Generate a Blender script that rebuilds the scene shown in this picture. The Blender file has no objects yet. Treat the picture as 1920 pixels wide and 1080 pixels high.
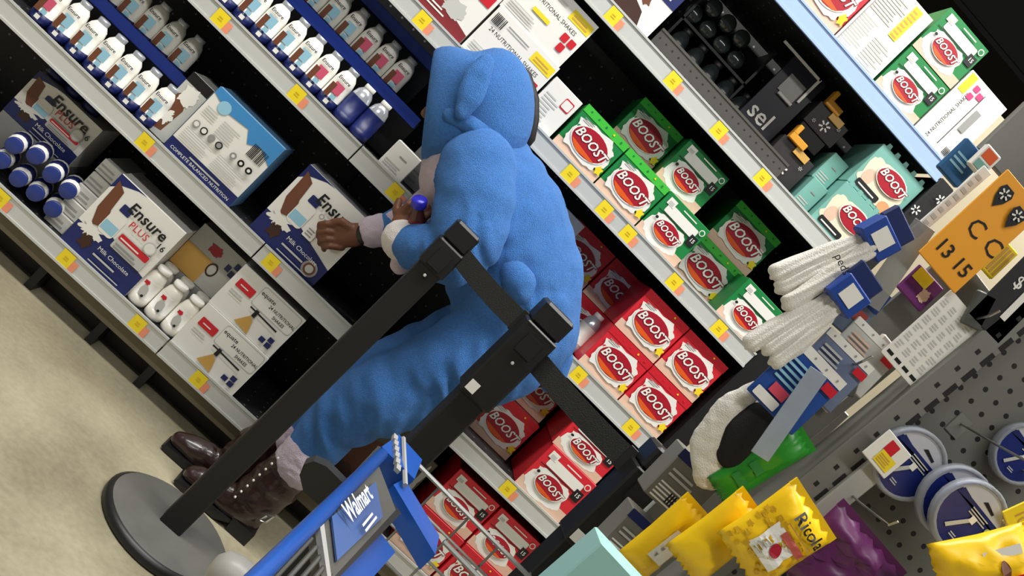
import bpy, bmesh, math, random
from mathutils import Vector, Matrix, noise
random.seed(7)
sc = bpy.context.scene
COL = sc.collection
R = math.radians
# ------------------------------------------------------------------ camera
CAM = Vector((0.0, -2.623, 1.102))
roll, pitch, yaw = R(45.478), R(3.101), R(8.335)
fw = Vector((math.sin(yaw)*math.cos(pitch), math.cos(yaw)*math.cos(pitch), -math.sin(pitch)))
rt = Vector((math.cos(yaw), -math.sin(yaw), 0)); up = rt.cross(fw)
ix = rt*math.cos(roll) + up*math.sin(roll)
iy = -rt*math.sin(roll) + up*math.cos(roll)
cd = bpy.data.cameras.new('camera'); cam = bpy.data.objects.new('camera', cd); COL.objects.link(cam)
mw = Matrix((ix, iy, -fw)).transposed().to_4x4(); mw.translation = CAM; cam.matrix_world = mw
cd.sensor_width = 36; cd.sensor_fit = 'HORIZONTAL'; cd.lens = 36*1750/1920; cd.clip_start = .02; cd.clip_end = 100
sc.camera = cam
# ------------------------------------------------------------------ light and exposure
vs = sc.view_settings
vs.view_transform = 'Standard'; vs.look = 'None'; vs.gamma = 1; vs.use_curve_mapping = False; vs.exposure = 0.0
w = bpy.data.worlds.new('store_ambient'); sc.world = w; w.use_nodes = True
w.node_tree.nodes['Background'].inputs[0].default_value = (.93, .97, 1, 1)
w.node_tree.nodes['Background'].inputs[1].default_value = .13
def area(name, loc, size, energy, color=(1, .98, .94), rot=(0, 0, 0)):
    l = bpy.data.lights.new(name, 'AREA'); l.shape = 'RECTANGLE'; l.size, l.size_y = size; l.energy = energy; l.color = color
    o = bpy.data.objects.new(name, l); COL.objects.link(o); o.location = loc; o.rotation_euler = rot; return o
area('overhead_area_light', (0.2, -1.15, 4.3), (6, .4), 300)
area('overhead_area_light', (0.2, -4.0, 4.3), (6, .4), 150)
area('overhead_area_light', (1.8, 2.2, 4.6), (6, .35), 170)  # added light with no known fixture, brightens the far beige wall
# ------------------------------------------------------------------ materials
MATS = {}
def srgb(c):
    return tuple((v/12.92 if v <= .04045 else ((v+.055)/1.055)**2.4) for v in [x/255 for x in c])
def mat(name, rgb, rough=.5, metal=0, noise_amt=0, nscale=20, bump=0, bscale=200, coat=0, sheen=0, alpha=1, trans=0):
    if name in MATS: return MATS[name]
    m = bpy.data.materials.new(name); m.use_nodes = True; nt = m.node_tree; b = nt.nodes['Principled BSDF']
    c = srgb(rgb)
    b.inputs['Base Color'].default_value = (*c, 1); b.inputs['Roughness'].default_value = rough; b.inputs['Metallic'].default_value = metal
    b.inputs['Coat Weight'].default_value = coat; b.inputs['Sheen Weight'].default_value = sheen
    b.inputs['Alpha'].default_value = alpha; b.inputs['Transmission Weight'].default_value = trans
    tc = nt.nodes.new('ShaderNodeTexCoord')
    if noise_amt:
        n = nt.nodes.new('ShaderNodeTexNoise'); n.inputs['Scale'].default_value = nscale; n.inputs['Detail'].default_value = 5
        nt.links.new(tc.outputs['Object'], n.inputs['Vector'])
        mx = nt.nodes.new('ShaderNodeMix'); mx.data_type = 'RGBA'
        mx.inputs['A'].default_value = (*[v*(1-noise_amt) for v in c], 1); mx.inputs['B'].default_value = (*[min(1, v*(1+noise_amt)) for v in c], 1)
        nt.links.new(n.outputs['Fac'], mx.inputs['Factor']); nt.links.new(mx.outputs['Result'], b.inputs['Base Color'])
    if bump:
        n2 = nt.nodes.new('ShaderNodeTexNoise'); n2.inputs['Scale'].default_value = bscale; n2.inputs['Detail'].default_value = 4
        nt.links.new(tc.outputs['Object'], n2.inputs['Vector'])
        bp = nt.nodes.new('ShaderNodeBump'); bp.inputs['Strength'].default_value = bump; bp.inputs['Distance'].default_value = .01
        nt.links.new(n2.outputs['Fac'], bp.inputs['Height']); nt.links.new(bp.outputs['Normal'], b.inputs['Normal'])
    MATS[name] = m; return m
def perf_mat(name, base, hole, pitch, rad, axes=(0, 2), rough=.5, offs=0):
    """sheet metal with a grid of small punched holes (dots on a square grid, object coordinates)"""
    if name in MATS: return MATS[name]
    m = bpy.data.materials.new(name); m.use_nodes = True; nt = m.node_tree; b = nt.nodes['Principled BSDF']; L = nt.links
    b.inputs['Roughness'].default_value = rough
    tc = nt.nodes.new('ShaderNodeTexCoord'); sp = nt.nodes.new('ShaderNodeSeparateXYZ'); L.new(tc.outputs['Object'], sp.inputs[0])
    sq = []
    for a in axes:
        d = nt.nodes.new('ShaderNodeMath'); d.operation = 'DIVIDE'; d.inputs[1].default_value = pitch; L.new(sp.outputs[a], d.inputs[0])
        f = nt.nodes.new('ShaderNodeMath'); f.operation = 'FRACT'; L.new(d.outputs[0], f.inputs[0])
        s = nt.nodes.new('ShaderNodeMath'); s.operation = 'SUBTRACT'; s.inputs[1].default_value = .5; L.new(f.outputs[0], s.inputs[0])
        p = nt.nodes.new('ShaderNodeMath'); p.operation = 'MULTIPLY'; L.new(s.outputs[0], p.inputs[0]); L.new(s.outputs[0], p.inputs[1]); sq.append(p)
    ad = nt.nodes.new('ShaderNodeMath'); ad.operation = 'ADD'; L.new(sq[0].outputs[0], ad.inputs[0]); L.new(sq[1].outputs[0], ad.inputs[1])
    lt = nt.nodes.new('ShaderNodeMath'); lt.operation = 'LESS_THAN'; lt.inputs[1].default_value = rad*rad; L.new(ad.outputs[0], lt.inputs[0])
    mx = nt.nodes.new('ShaderNodeMix'); mx.data_type = 'RGBA'; mx.inputs['A'].default_value = (*srgb(base), 1); mx.inputs['B'].default_value = (*srgb(hole), 1)
    L.new(lt.outputs[0], mx.inputs['Factor']); L.new(mx.outputs['Result'], b.inputs['Base Color'])
    MATS[name] = m; return m
WHITE = mat('white_card', (236, 234, 226), .45); CREAM = mat('cream_print', (226, 205, 176), .45); PINK = mat('pale_pink_print', (226, 190, 165), .45)
NAVY = mat('navy_print', (22, 34, 96), .4); BLACK = mat('black_print', (18, 18, 20), .45); GREY = mat('grey_print', (150, 150, 148), .5)
LGREY = mat('light_grey_print', (196, 196, 190), .5); RED = mat('red_print', (205, 28, 44), .4); DRED = mat('dark_red_print', (170, 16, 40), .4)
ORANGE = mat('orange_print', (226, 92, 26), .4); YEL = mat('yellow_print', (245, 218, 40), .4); BROWN = mat('brown_print', (112, 66, 44), .45)
DBROWN = mat('dark_brown_print', (62, 34, 24), .45); GREEN = mat('green_print', (20, 128, 62), .4); LGREEN = mat('bright_green_print', (64, 190, 60), .4)
TEAL = mat('teal_print', (120, 178, 166), .45); LBLUE = mat('light_blue_print', (150, 200, 222), .4); SKY = mat('sky_blue_print', (64, 140, 200), .4)
REDBOX = mat('red_carton', (214, 38, 52), .4); BLUEP = mat('blue_plastic', (30, 60, 160), .3); GOLD = mat('gold_print', (205, 160, 80), .4)
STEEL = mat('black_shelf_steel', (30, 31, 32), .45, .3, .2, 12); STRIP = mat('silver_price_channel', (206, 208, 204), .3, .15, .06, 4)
STRIPB = mat('blue_lit_price_channel', (170, 196, 240), .22, .1, .05, 6); DARKP = mat('black_plastic', (22, 22, 23), .42, 0, .2, 30)  # STRIPB: top rail, bluish reflection of overhead light painted into its colour
PERF = perf_mat('perforated_black_steel', (24, 25, 26), (120, 122, 120), .0508, .07); PERFD = perf_mat('perforated_deck', (34, 35, 36), (110, 112, 110), .05, .075, (0, 1))
PERFG = perf_mat('perforated_grey_fence', (74, 72, 68), (20, 20, 20), .0254, .13); PEG = perf_mat('grey_pegboard', (112, 112, 106), (24, 24, 24), .0254, .16)
# ------------------------------------------------------------------ mesh helpers
def link(name, me, parent=None, loc=None, rot=None):
    o = bpy.data.objects.new(name, me); COL.objects.link(o)
    if parent: o.parent = parent
    if loc is not None: o.location = loc
    if rot is not None: o.rotation_euler = rot
    return o
def tag(o, label=None, cat=None, group=None, kind=None):
    if label: o['label'] = label
    if cat: o['category'] = cat
    if group: o['group'] = group
    if kind: o['kind'] = kind
    return o
def thing(name, label, cat, loc=(0, 0, 0), rot=(0, 0, 0), group=None):
    o = link(name, None, None, loc, rot); o.empty_display_size = .05
    return tag(o, label, cat, group)
class MB:
    def __init__(s): s.v = []; s.f = []; s.m = []; s.mats = []
    def mi(s, m):
        if m not in s.mats: s.mats.append(m)
        return s.mats.index(m)
    def add(s, vs_, fs, m):
        n = len(s.v); s.v += [tuple(v) for v in vs_]; i = s.mi(m)
        for f in fs: s.f.append([n+k for k in f]); s.m.append(i)
    def box(s, x0, x1, y0, y1, z0, z1, m, ch=0):
        if ch:
            bm = bmesh.new(); bmesh.ops.create_cube(bm, size=1)
            for v in bm.verts: v.co = Vector(((x0+x1)/2+v.co.x*(x1-x0), (y0+y1)/2+v.co.y*(y1-y0), (z0+z1)/2+v.co.z*(z1-z0)))
            bmesh.ops.bevel(bm, geom=bm.edges[:], offset=ch, segments=1, affect='EDGES')
            bm.verts.ensure_lookup_table(); bm.verts.index_update()
            s.add([v.co for v in bm.verts], [[v.index for v in f.verts] for f in bm.faces], m); bm.free(); return s
        s.add([(x0, y0, z0), (x1, y0, z0), (x1, y1, z0), (x0, y1, z0), (x0, y0, z1), (x1, y0, z1), (x1, y1, z1), (x0, y1, z1)],
              [(3, 2, 1, 0), (4, 5, 6, 7), (0, 1, 5, 4), (1, 2, 6, 5), (2, 3, 7, 6), (3, 0, 4, 7)], m); return s
    def tube(s, pts, rad, m, n=8, cap=True):
        pts = [Vector(p) for p in pts]; rads = rad if isinstance(rad, (list, tuple)) else [rad]*len(pts)
        rings = []; prev = None
        for i, p in enumerate(pts):
            d = (pts[min(i+1, len(pts)-1)]-pts[max(i-1, 0)]).normalized()
            a = d.cross(Vector((0, 0, 1))) if abs(d.z) < .9 else d.cross(Vector((1, 0, 0)))
            if prev and abs(prev.dot(d)) < .95: a = prev-d*prev.dot(d)
            a.normalize(); prev = a; b = d.cross(a)
            rings.append([p+(a*math.cos(2*math.pi*k/n)+b*math.sin(2*math.pi*k/n))*rads[i] for k in range(n)])
        vs_ = [v for r in rings for v in r]; fs = []
        for i in range(len(rings)-1):
            for k in range(n): fs.append((i*n+k, i*n+(k+1) % n, (i+1)*n+(k+1) % n, (i+1)*n+k))
        if cap: fs.append(tuple(range(n))[::-1]); fs.append(tuple((len(rings)-1)*n+k for k in range(n)))
        s.add(vs_, fs, m); return s
    def lathe(s, prof, mats, n=16, c=(0, 0, 0)):
        rings = len(prof); vs_ = []
        for r, z in prof:
            for k in range(n): a = 2*math.pi*k/n; vs_.append((c[0]+r*math.cos(a), c[1]+r*math.sin(a), c[2]+z))
        base = len(s.v); s.v += vs_
        for i in range(rings-1):
            mm = s.mi(mats[i] if isinstance(mats, list) else mats)
            for k in range(n): s.f.append([base+i*n+k, base+i*n+(k+1) % n, base+(i+1)*n+(k+1) % n, base+(i+1)*n+k]); s.m.append(mm)
        for i, rev in ((0, True), (rings-1, False)):
            f = [base+i*n+k for k in range(n)]; s.f.append(f[::-1] if rev else f); s.m.append(s.mi(mats[min(i, rings-2)] if isinstance(mats, list) else mats))
        return s
    def prism(s, poly, y0, y1, m):
        """closed outline in x-z extruded in y"""
        n = len(poly); vs_ = [(x, y0, z) for x, z in poly]+[(x, y1, z) for x, z in poly]
        s.add(vs_, [tuple(range(n)), tuple(range(2*n-1, n-1, -1))]+[((k+1) % n, k, n+k, n+(k+1) % n) for k in range(n)], m); return s
    def mesh(s, name, smooth=False):
        me = bpy.data.meshes.new(name); me.from_pydata(s.v, [], s.f)
        for m in s.mats: me.materials.append(m)
        me.polygons.foreach_set('material_index', s.m)
        if smooth: me.polygons.foreach_set('use_smooth', [True]*len(s.f))
        me.update(); return me
    def build(s, name, parent=None, smooth=False, loc=None, rot=None): return link(name, s.mesh(name, smooth), parent, loc, rot)
TXT = {}
def text_geo(t, size, shear=0, bold=0, sx=1):
    k = (t, size, shear, bold, sx)
    if k in TXT: return TXT[k]
    c = bpy.data.curves.new('t', 'FONT'); c.body = t; c.size = size; c.shear = shear; c.offset = bold*size; c.align_x = 'CENTER'; c.align_y = 'CENTER'; c.resolution_u = 2
    o = bpy.data.objects.new('t', c); me = bpy.data.meshes.new_from_object(o)
    g = ([(v.co.x*sx, v.co.y) for v in me.vertices], [list(p.vertices) for p in me.polygons])
    bpy.data.objects.remove(o); bpy.data.curves.remove(c); bpy.data.meshes.remove(me); TXT[k] = g; return g
class Print(MB):
    """flat print: layers on a plane facing -y, local x right, z up"""
    def __init__(s): super().__init__(); s.l = 1
    def _y(s): s.l += 1; return -.00035*s.l
    def poly(s, pts, m): y = s._y(); s.add([(x, y, z) for x, z in pts], [tuple(range(len(pts)))], m); return s
    def rect(s, x0, z0, x1, z1, m): return s.poly([(x0, z0), (x1, z0), (x1, z1), (x0, z1)], m)
    def rrect(s, x0, z0, x1, z1, r, m):
        p = []
        for cx, cz, a0 in ((x1-r, z0+r, -90), (x1-r, z1-r, 0), (x0+r, z1-r, 90), (x0+r, z0+r, 180)):
            for k in range(5): a = R(a0+k*22.5); p.append((cx+r*math.cos(a), cz+r*math.sin(a)))
        return s.poly(p, m)
    def oval(s, cx, cz, rx, rz, m, n=24, rot=0):
        return s.poly([(cx+rx*math.cos(a)*math.cos(rot)-rz*math.sin(a)*math.sin(rot), cz+rx*math.cos(a)*math.sin(rot)+rz*math.sin(a)*math.cos(rot)) for a in [2*math.pi*k/n for k in range(n)]], m)
    def blob(s, cx, cz, rx, rz, m, seed=1, amt=.14, n=36):
        rr = random.Random(seed); ph = [rr.uniform(0, 6.28) for _ in range(3)]
        pts = []
        for k in range(n):
            a = 2*math.pi*k/n; q = 1+amt*(math.sin(5*a+ph[0])*.5+math.sin(9*a+ph[1])*.35+math.sin(14*a+ph[2])*.3)
            c_, s_ = math.cos(a), math.sin(a); e = .62
            pts.append((cx+rx*q*math.copysign(abs(c_)**e, c_), cz+rz*q*math.copysign(abs(s_)**e, s_)))
        return s.poly(pts, m)
    def text(s, t, x, z, size, m, shear=0, bold=0.012, rot=0, sx=1):
        v, f = text_geo(t, size, shear, bold, sx); y = s._y(); c, n = math.cos(rot), math.sin(rot)
        s.add([(x+a*c-b*n, y, z+a*n+b*c) for a, b in v], f, m); return s
    def lines(s, x0, z0, x1, z1, n, m, duty=.45, seed=3):
        rr = random.Random(seed); h = (z1-z0)/n; y = s._y()
        for k in range(n):
            q = x1-(x1-x0)*rr.uniform(0, .35); s.add([(x0, y, z0+k*h), (q, y, z0+k*h), (q, y, z0+(k+duty)*h), (x0, y, z0+(k+duty)*h)], [(0, 1, 2, 3)], m)
        return s
    def bars(s, x0, z0, x1, z1, n, m, seed=5):
        rr = random.Random(seed); wd = (x1-x0)/n; y = s._y()
        for k in range(n):
            q = wd*rr.uniform(.25, .75); s.add([(x0+k*wd, y, z0), (x0+k*wd+q, y, z0), (x0+k*wd+q, y, z1), (x0+k*wd, y, z1)], [(0, 1, 2, 3)], m)
        return s
    def spark(s, cx, cz, r, m, wd=.28):
        for k in range(6):
            a = R(90+60*k); dx, dz = math.cos(a), math.sin(a)
            p = [(.35, -.5), (1, -.6), (1.08, 0), (1, .6), (.35, .5)]
            s.poly([(cx+r*(q*dx-t*wd*dz), cz+r*(q*dz+t*wd*dx)) for q, t in p], m)
        return s
CACHE = {}
def cached(key, fn):
    if key not in CACHE: CACHE[key] = fn()
    return CACHE[key]
def carton(name, label, cat, x, z, w_, h, d, y, body, pkey=None, pfn=None, rz=0, ry=0, group=None, logo=None, teeth=None):
    """carton standing with the middle of its front bottom edge at (x, y, z)"""
    t = thing(name, label, cat, (x, y, z), (0, R(ry), R(rz)), group)
    link('body', cached(('b', w_, h, d, body.name), lambda: MB().box(-w_/2, w_/2, 0, d, 0, h, body, .0015).mesh('body')), t)
    if pfn: link('front_print', cached(('p', pkey, w_, h), lambda: pfn(w_, h).mesh('front_print')), t)
    if logo: link('logo', cached(('l', logo[0], w_, h), lambda: logo[1](w_, h).mesh('logo')), t)
    if teeth:
        def mk():
            m = MB(); n = 5
            for k in range(n): xx = -w_/2+w_*(k+.5)/n; m.prism([(xx-.009, h-.002), (xx+.009, h-.002), (xx+.006, h+.012), (xx-.006, h+.012)], 0, .002, teeth)
            return m.mesh('torn_edge')
        link('torn_edge', cached(('t', w_, h, teeth.name), mk), t)
    return t
# ------------------------------------------------------------------ the setting
def mat_floor():
    m = bpy.data.materials.new('polished_concrete'); m.use_nodes = True; nt = m.node_tree; b = nt.nodes['Principled BSDF']; L = nt.links
    tc = nt.nodes.new('ShaderNodeTexCoord'); n = nt.nodes.new('ShaderNodeTexNoise'); n.inputs['Scale'].default_value = 2.2; n.inputs['Detail'].default_value = 8
    n2 = nt.nodes.new('ShaderNodeTexNoise'); n2.inputs['Scale'].default_value = 60; n2.inputs['Detail'].default_value = 3
    L.new(tc.outputs['Object'], n.inputs['Vector']); L.new(tc.outputs['Object'], n2.inputs['Vector'])
    ad = nt.nodes.new('ShaderNodeMath'); ad.operation = 'MULTIPLY_ADD'; ad.inputs[1].default_value = .25; L.new(n2.outputs['Fac'], ad.inputs[0]); L.new(n.outputs['Fac'], ad.inputs[2])
    r = nt.nodes.new('ShaderNodeValToRGB'); r.color_ramp.elements[0].position = .42; r.color_ramp.elements[0].color = (*srgb((128, 120, 98)), 1)
    r.color_ramp.elements[1].position = .85; r.color_ramp.elements[1].color = (*srgb((182, 174, 146)), 1)
    L.new(ad.outputs[0], r.inputs[0]); L.new(r.outputs[0], b.inputs['Base Color']); b.inputs['Roughness'].default_value = .38
    return m
tag(MB().box(-4, 5, -6, 6, -.05, 0, mat_floor()).build('floor'), 'tan polished concrete shop floor', 'floor', kind='structure')
tag(MB().box(-4, 6, 3.2, 3.3, 0, 6, mat('beige_wall', (196, 184, 156), .8, 0, .08, 2)).build('wall_back'), 'beige far wall of the shop behind the shelving', 'wall', kind='structure')
# gondola shelving: back panels, uprights, base, end panel
X0 = -.19; SEC = 1.22; ZK = [.15+.383*k for k in range(6)]
g = thing('shelving_frame', 'black steel shelving frame with perforated back and closed right end', 'shelving', (X0, .45, 0))
for i in (-1, 0): MB().box(i*SEC+.004, (i+1)*SEC-.004, .02, .035, .1, 2.5, PERF).build('back_panel', g)
for i in (-1, 0, 1): MB().box(i*SEC-.02, i*SEC+.02, 0, .05, 0, 2.5, STEEL, .003).build('upright', g)
MB().box(-SEC, SEC, -.33, -.32, 0, .1, mat('dark_kick_plate', (52, 48, 40), .55, 0, .25, 6)).build('kick_plate', g)
MB().box(-SEC, SEC, -.425, -.41, .075, .118, mat('tan_base_lip', (120, 112, 90), .5, .1, .15, 8)).build('base_lip', g)
for i, xx in enumerate((-.38, -.16, .02)): MB().prism([(xx-.012, .0), (xx+.012, .0), (xx+.012, .08), (xx-.012, .08)], -.42, -.33, STEEL).build('base_bracket', g)
MB().box(SEC+.0, SEC+.055, -.46, .05, 0, 2.06, DARKP, .004).build('end_panel', g)
p = Print(); rr = random.Random(4)
for k, zz in enumerate((1.80, 1.87, 1.94, 2.01)): p.spark(.012+.03*(k % 2), zz, .014, WHITE)
p.build('spark_print', g, loc=(SEC, -.4605, 0))
TAGX = {0: [-.762, -.531, -.273, -.047, .38], 1: [-.596, -.133, .807], 2: [-.678, -.4, -.029, .71, .932], 3: [-.302, .278, .418, .515, .71, .902], 4: [.053, .295, .486, .671], 5: []}
NM = ['bottom', 'second', 'third', 'fourth', 'fifth', 'top']
TAGW, TAGH = .052, .04
def tag_mesh():
    p = Print(); p.rect(-TAGW/2-.004, -.02, .010, .022, YEL); p.rect(.010, -.022, TAGW/2+.002, .010, mat('orange_red_print', (240, 150, 116), .4)); p.lines(-.016, -.004, .0, .010, 2, mat('mustard_line', (222, 190, 40), .4)); return p.mesh('price_tag')
for k in range(6):
    for i in (-1, 0):
        if i == -1 and k > 3: continue
        zk = ZK[k]; t = thing('shelf', 'black shelf deck with silver front rail, %s from floor, %s bay' % (NM[k], 'left' if i < 0 else 'right'), 'shelf', (X0+i*SEC, 0, zk), group='steel shelves of the shelving')
        MB().box(.003, SEC-.003, .004, .44, .002, .026, PERFD).build('deck', t)
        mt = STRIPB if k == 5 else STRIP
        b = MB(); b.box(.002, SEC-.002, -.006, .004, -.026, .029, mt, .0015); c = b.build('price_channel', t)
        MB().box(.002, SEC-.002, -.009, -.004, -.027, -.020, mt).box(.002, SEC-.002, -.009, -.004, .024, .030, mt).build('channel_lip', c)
        for xx in TAGX[k]:
            lx = xx-(X0+i*SEC)
            if 0 < lx < SEC: link('price_tag', cached('tag', tag_mesh), t, (lx, -.0075, 0))
        if k == 4:
            f = MB().box(.355, SEC-.33, .03, .034, .026, .085, PERFG).build('perforated_fence', t)
            MB().box(.355, SEC-.33, .028, .04, .083, .09, mat('grey_metal', (96, 94, 88), .4, .5)).build('fence_rail', f)
DT = .0275   # deck top above rail centre
SZ = [z+DT for z in ZK]
# ------------------------------------------------------------------ printed fronts
def boost_big(base, band):
    def fn(w_, h):
        p = Print(); p.rect(-w_/2, 0, w_/2, h*.2, PINK); p.rect(-w_/2, h*.84, w_/2, h, band)
        for k in range(5): p.oval(-w_*.36+k*w_*.18, h*.93, w_*.018, h*.02, YEL if k == 3 else base)
        p.blob(0, h*.47, w_*.43, h*.34, WHITE, 3, .12); p.lines(-w_*.38, h*.7, -w_*.12, h*.8, 3, GREY); p.oval(-w_*.36, h*.58, w_*.03, h*.03, base)
        p.blob(w_*.42, h*.25, w_*.06, h*.08, YEL, 6, .3); return p
    return fn
def boost_logo(sub=ORANGE, cz=.47, rx=.37, cx=0):
    def fn(w_, h):
        p = Print(); p.l = 12; c = cx*w_; k = rx/.33
        p.oval(c, h*cz, w_*rx*1.06, h*.255*k, WHITE); p.oval(c, h*cz, w_*rx, h*.235*k, DRED)
        p.poly([(c-w_*rx*.86, h*cz-h*.1*k), (c+w_*rx*.72, h*cz-h*.17*k), (c+w_*rx*.5, h*cz-h*.21*k), (c-w_*.1*k, h*cz-h*.225*k), (c-w_*rx*.6, h*cz-h*.18*k)], sub)
        p.text('BOOST', c+w_*.01, h*cz+h*.02, w_*.205*k, mat('wine_print', (120, 8, 30), .4), .25, .07, -.1, .95); p.text('BOOST', c+w_*.01, h*cz+h*.02, w_*.205*k, WHITE, .25, .02, -.1, .95); return p
    return fn
def boost_small(base):
    def fn(w_, h):
        p = Print(); p.rect(-w_/2, 0, w_/2, h*.22, PINK); p.blob(-w_*.06, h*.32, w_*.38, h*.28, WHITE, 5, .1)
        p.rrect(-w_*.36, h*.64, w_*.36, h*.84, h*.03, WHITE); p.rect(-w_*.44, h*.6, w_*.46, h*.615, BLACK); p.rect(-w_*.42, h*.78, -w_*.26, h*.93, WHITE); p.rect(-w_*.39, h*.8, -w_*.29, h*.87, LGREY)
        p.rect(w_*.3, h*.5, w_*.46, h*.72, BLACK); p.text('15', w_*.38, h*.62, w_*.1, WHITE); p.oval(w_*.41, h*.86, w_*.055, h*.065, WHITE); p.oval(w_*.41, h*.86, w_*.04, h*.045, base)
        p.lines(-w_*.1, h*.9, w_*.25, h*.95, 1, WHITE); p.oval(-w_*.36, h*.46, w_*.03, h*.03, BLACK); return p
    return fn
RL, SL = ('big', boost_logo()), ('small', boost_logo(ORANGE, .37, .27, -.04))
def boost(kind, color, label, x, z, y=.0, w_=.165, h=.148, d=.2, rz=0, group=None):
    body, band = {'red': (REDBOX, RED), 'green': (GREEN, LGREEN), 'teal': (TEAL, TEAL)}[color]
    if kind == 'big': return carton('shake_carton', label, 'carton', x, z, w_, h, d, y, body, ('bb', color), boost_big(body, band), rz, 0, group, RL)
    return carton('shake_carton', label, 'carton', x, z, w_, h, d, y, body, ('bs', color), boost_small(body), rz, 0, group, SL)
def ensure_front(plus):
    def fn(w_, h):
        p = Print(); p.rect(-w_/2, 0, w_/2, h, WHITE)
        p.poly([(-w_/2, h*.8), (-w_*.4, h*.9), (-w_*.22, h*.98), (-w_*.1, h), (-w_/2, h)], NAVY)
        p.rect(-w_/2, 0, -w_*.3, h*.3, NAVY); p.poly([(-w_/2, 0), (w_/2, 0), (w_/2, h*(.3 if plus else .26)), (w_*.1, h*.36), (-w_*.12, h*.42), (-w_/2, h*.2)], NAVY)
        p.poly([(-w_*.46, h*.93), (-w_*.33, h*.86), (-w_*.3, h*.62), (-w_*.2, h*.42), (-w_*.36, h*.36), (-w_*.44, h*.55)], BROWN)
        p.blob(-w_*.3, h*.3, w_*.14, h*.08, WHITE, 9, .4); p.blob(-w_*.27, h*.17, w_*.07, h*.08, DBROWN, 4, .3)
        p.rrect(-w_*.28, h*.36, -w_*.07, h*.68, w_*.05, WHITE); p.rect(-w_*.27, h*.4, -w_*.08, h*.52, LBLUE); p.rrect(-w_*.235, h*.68, -w_*.1, h*.78, w_*.015, NAVY)
        p.text('Ensure', w_*.1, h*.8, w_*.2, BLACK, .12, .018)
        if plus:
            p.text('PLUS', w_*.1, h*.655, w_*.125, RED, 0, .0); p.rrect(-w_*.03, h*.32, w_*.42, h*.53, w_*.02, LGREY); p.rrect(-w_*.02, h*.44, w_*.41, h*.52, w_*.02, RED); p.lines(0, h*.46, w_*.3, h*.5, 1, WHITE); p.lines(0, h*.34, w_*.36, h*.42, 2, GREY)
        else:
            p.text('Original', w_*.12, h*.66, w_*.09, GREY, 0, 0); p.rrect(-w_*.02, h*.36, w_*.12, h*.52, w_*.015, WHITE); p.lines(0, h*.39, w_*.1, h*.5, 3, GREY)
            p.oval(w_*.33, h*.13, w_*.1, w_*.1, GREY); p.oval(w_*.33, h*.13, w_*.075, w_*.075, BROWN); p.oval(w_*.33, h*.13, w_*.05, w_*.05, LGREY)
        p.text('16', w_*.41, h*.69, w_*.11, BLACK); p.oval(w_*.33, h*.6, w_*.08, w_*.08, LGREY); p.oval(w_*.33, h*.6, w_*.065, w_*.065, WHITE)
        p.text('Milk Chocolate', w_*.13, h*.22, w_*.075, WHITE, 0, 0); p.lines(-w_*.1, h*.12, w_*.25, h*.17, 1, LGREY); p.lines(-w_*.1, h*.04, w_*.4, h*.07, 1, LGREY); return p
    return fn
def ensure_back(w_, h):
    p = Print(); p.rect(-w_/2, 0, w_/2, h, WHITE); p.rect(-w_/2, 0, w_/2, h*.17, NAVY); p.text('COMPLETE BALANCED NUTRITION', 0, h*.06, w_*.055, WHITE, 0, 0); p.lines(-w_*.2, h*.105, w_*.3, h*.15, 1, LGREY)
    p.poly([(-w_*.5, h*.9), (-w_*.25, h*.82), (w_*.05, h*.86), (w_*.15, h*.72), (w_*.3, h*.8), (w_*.5, h*.7), (w_*.5, h), (-w_*.5, h)], SKY); p.oval(-w_*.3, h*.84, w_*.08, w_*.08, LBLUE)
    p.bars(w_*.22, h*.62, w_*.44, h*.8, 14, BLACK); p.lines(-w_*.2, h*.55, w_*.05, h*.75, 6, LGREY); p.lines(-w_*.45, h*.62, -w_*.25, h*.75, 4, LGREY)
    for k in range(4): p.oval(-w_*.4+k*w_*.115, h*.47, w_*.045, w_*.045, BLACK if k % 2 else GREY); p.oval(-w_*.4+k*w_*.115, h*.47, w_*.03, w_*.03, WHITE if k < 2 else GREY)
    for k in range(3): p.oval(w_*.14+k*w_*.12, h*.5, w_*.042, w_*.042, GREY if k == 0 else BLACK); p.oval(w_*.14+k*w_*.12, h*.5, w_*.02, w_*.02, WHITE)
    p.lines(-w_*.45, h*.22, -w_*.05, h*.4, 6, LGREY); p.lines(w_*.02, h*.22, w_*.42, h*.42, 7, LGREY); return p
def equate_front(w_, h):
    p = Print(); p.rect(-w_/2, 0, w_/2, h, WHITE); p.rrect(-w_*.14, h*.52, w_*.48, h*.97, h*.06, LGREY); p.rrect(-w_*.13, h*.54, w_*.47, h*.95, h*.06, WHITE)
    p.text('equate', -w_*.01, h*.83, w_*.08, BLACK, 0, .01); p.text('24 NUTRITIONAL', w_*.27, h*.72, w_*.062, BLACK, 0, .01, 0, .85); p.text('SHAKES', w_*.27, h*.61, w_*.062, BLACK, 0, .01, 0, .85)
    p.rrect(-w_*.42, h*.58, -w_*.17, h*.76, h*.02, RED); p.lines(-w_*.37, h*.65, -w_*.24, h*.7, 1, WHITE); p.lines(-w_*.42, h*.42, -w_*.2, h*.52, 2, LGREY)
    p.poly([(-w_*.13, h*.08), (w_*.1, h*.04), (w_*.05, h*.28), (-w_*.02, h*.36)], GOLD); p.rect(-w_*.02, h*.36, w_*.03, h*.52, BLACK); p.poly([(-w_*.1, h*.47), (w_*.34, h*.44), (w_*.34, h*.475), (-w_*.1, h*.5)], BLACK)
    for a, b in ((.24, .12), (.33, .22), (.34, .1)): p.rect(w_*a, h*b, w_*a+w_*.075, h*b+h*.1, NAVY)
    return p
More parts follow.
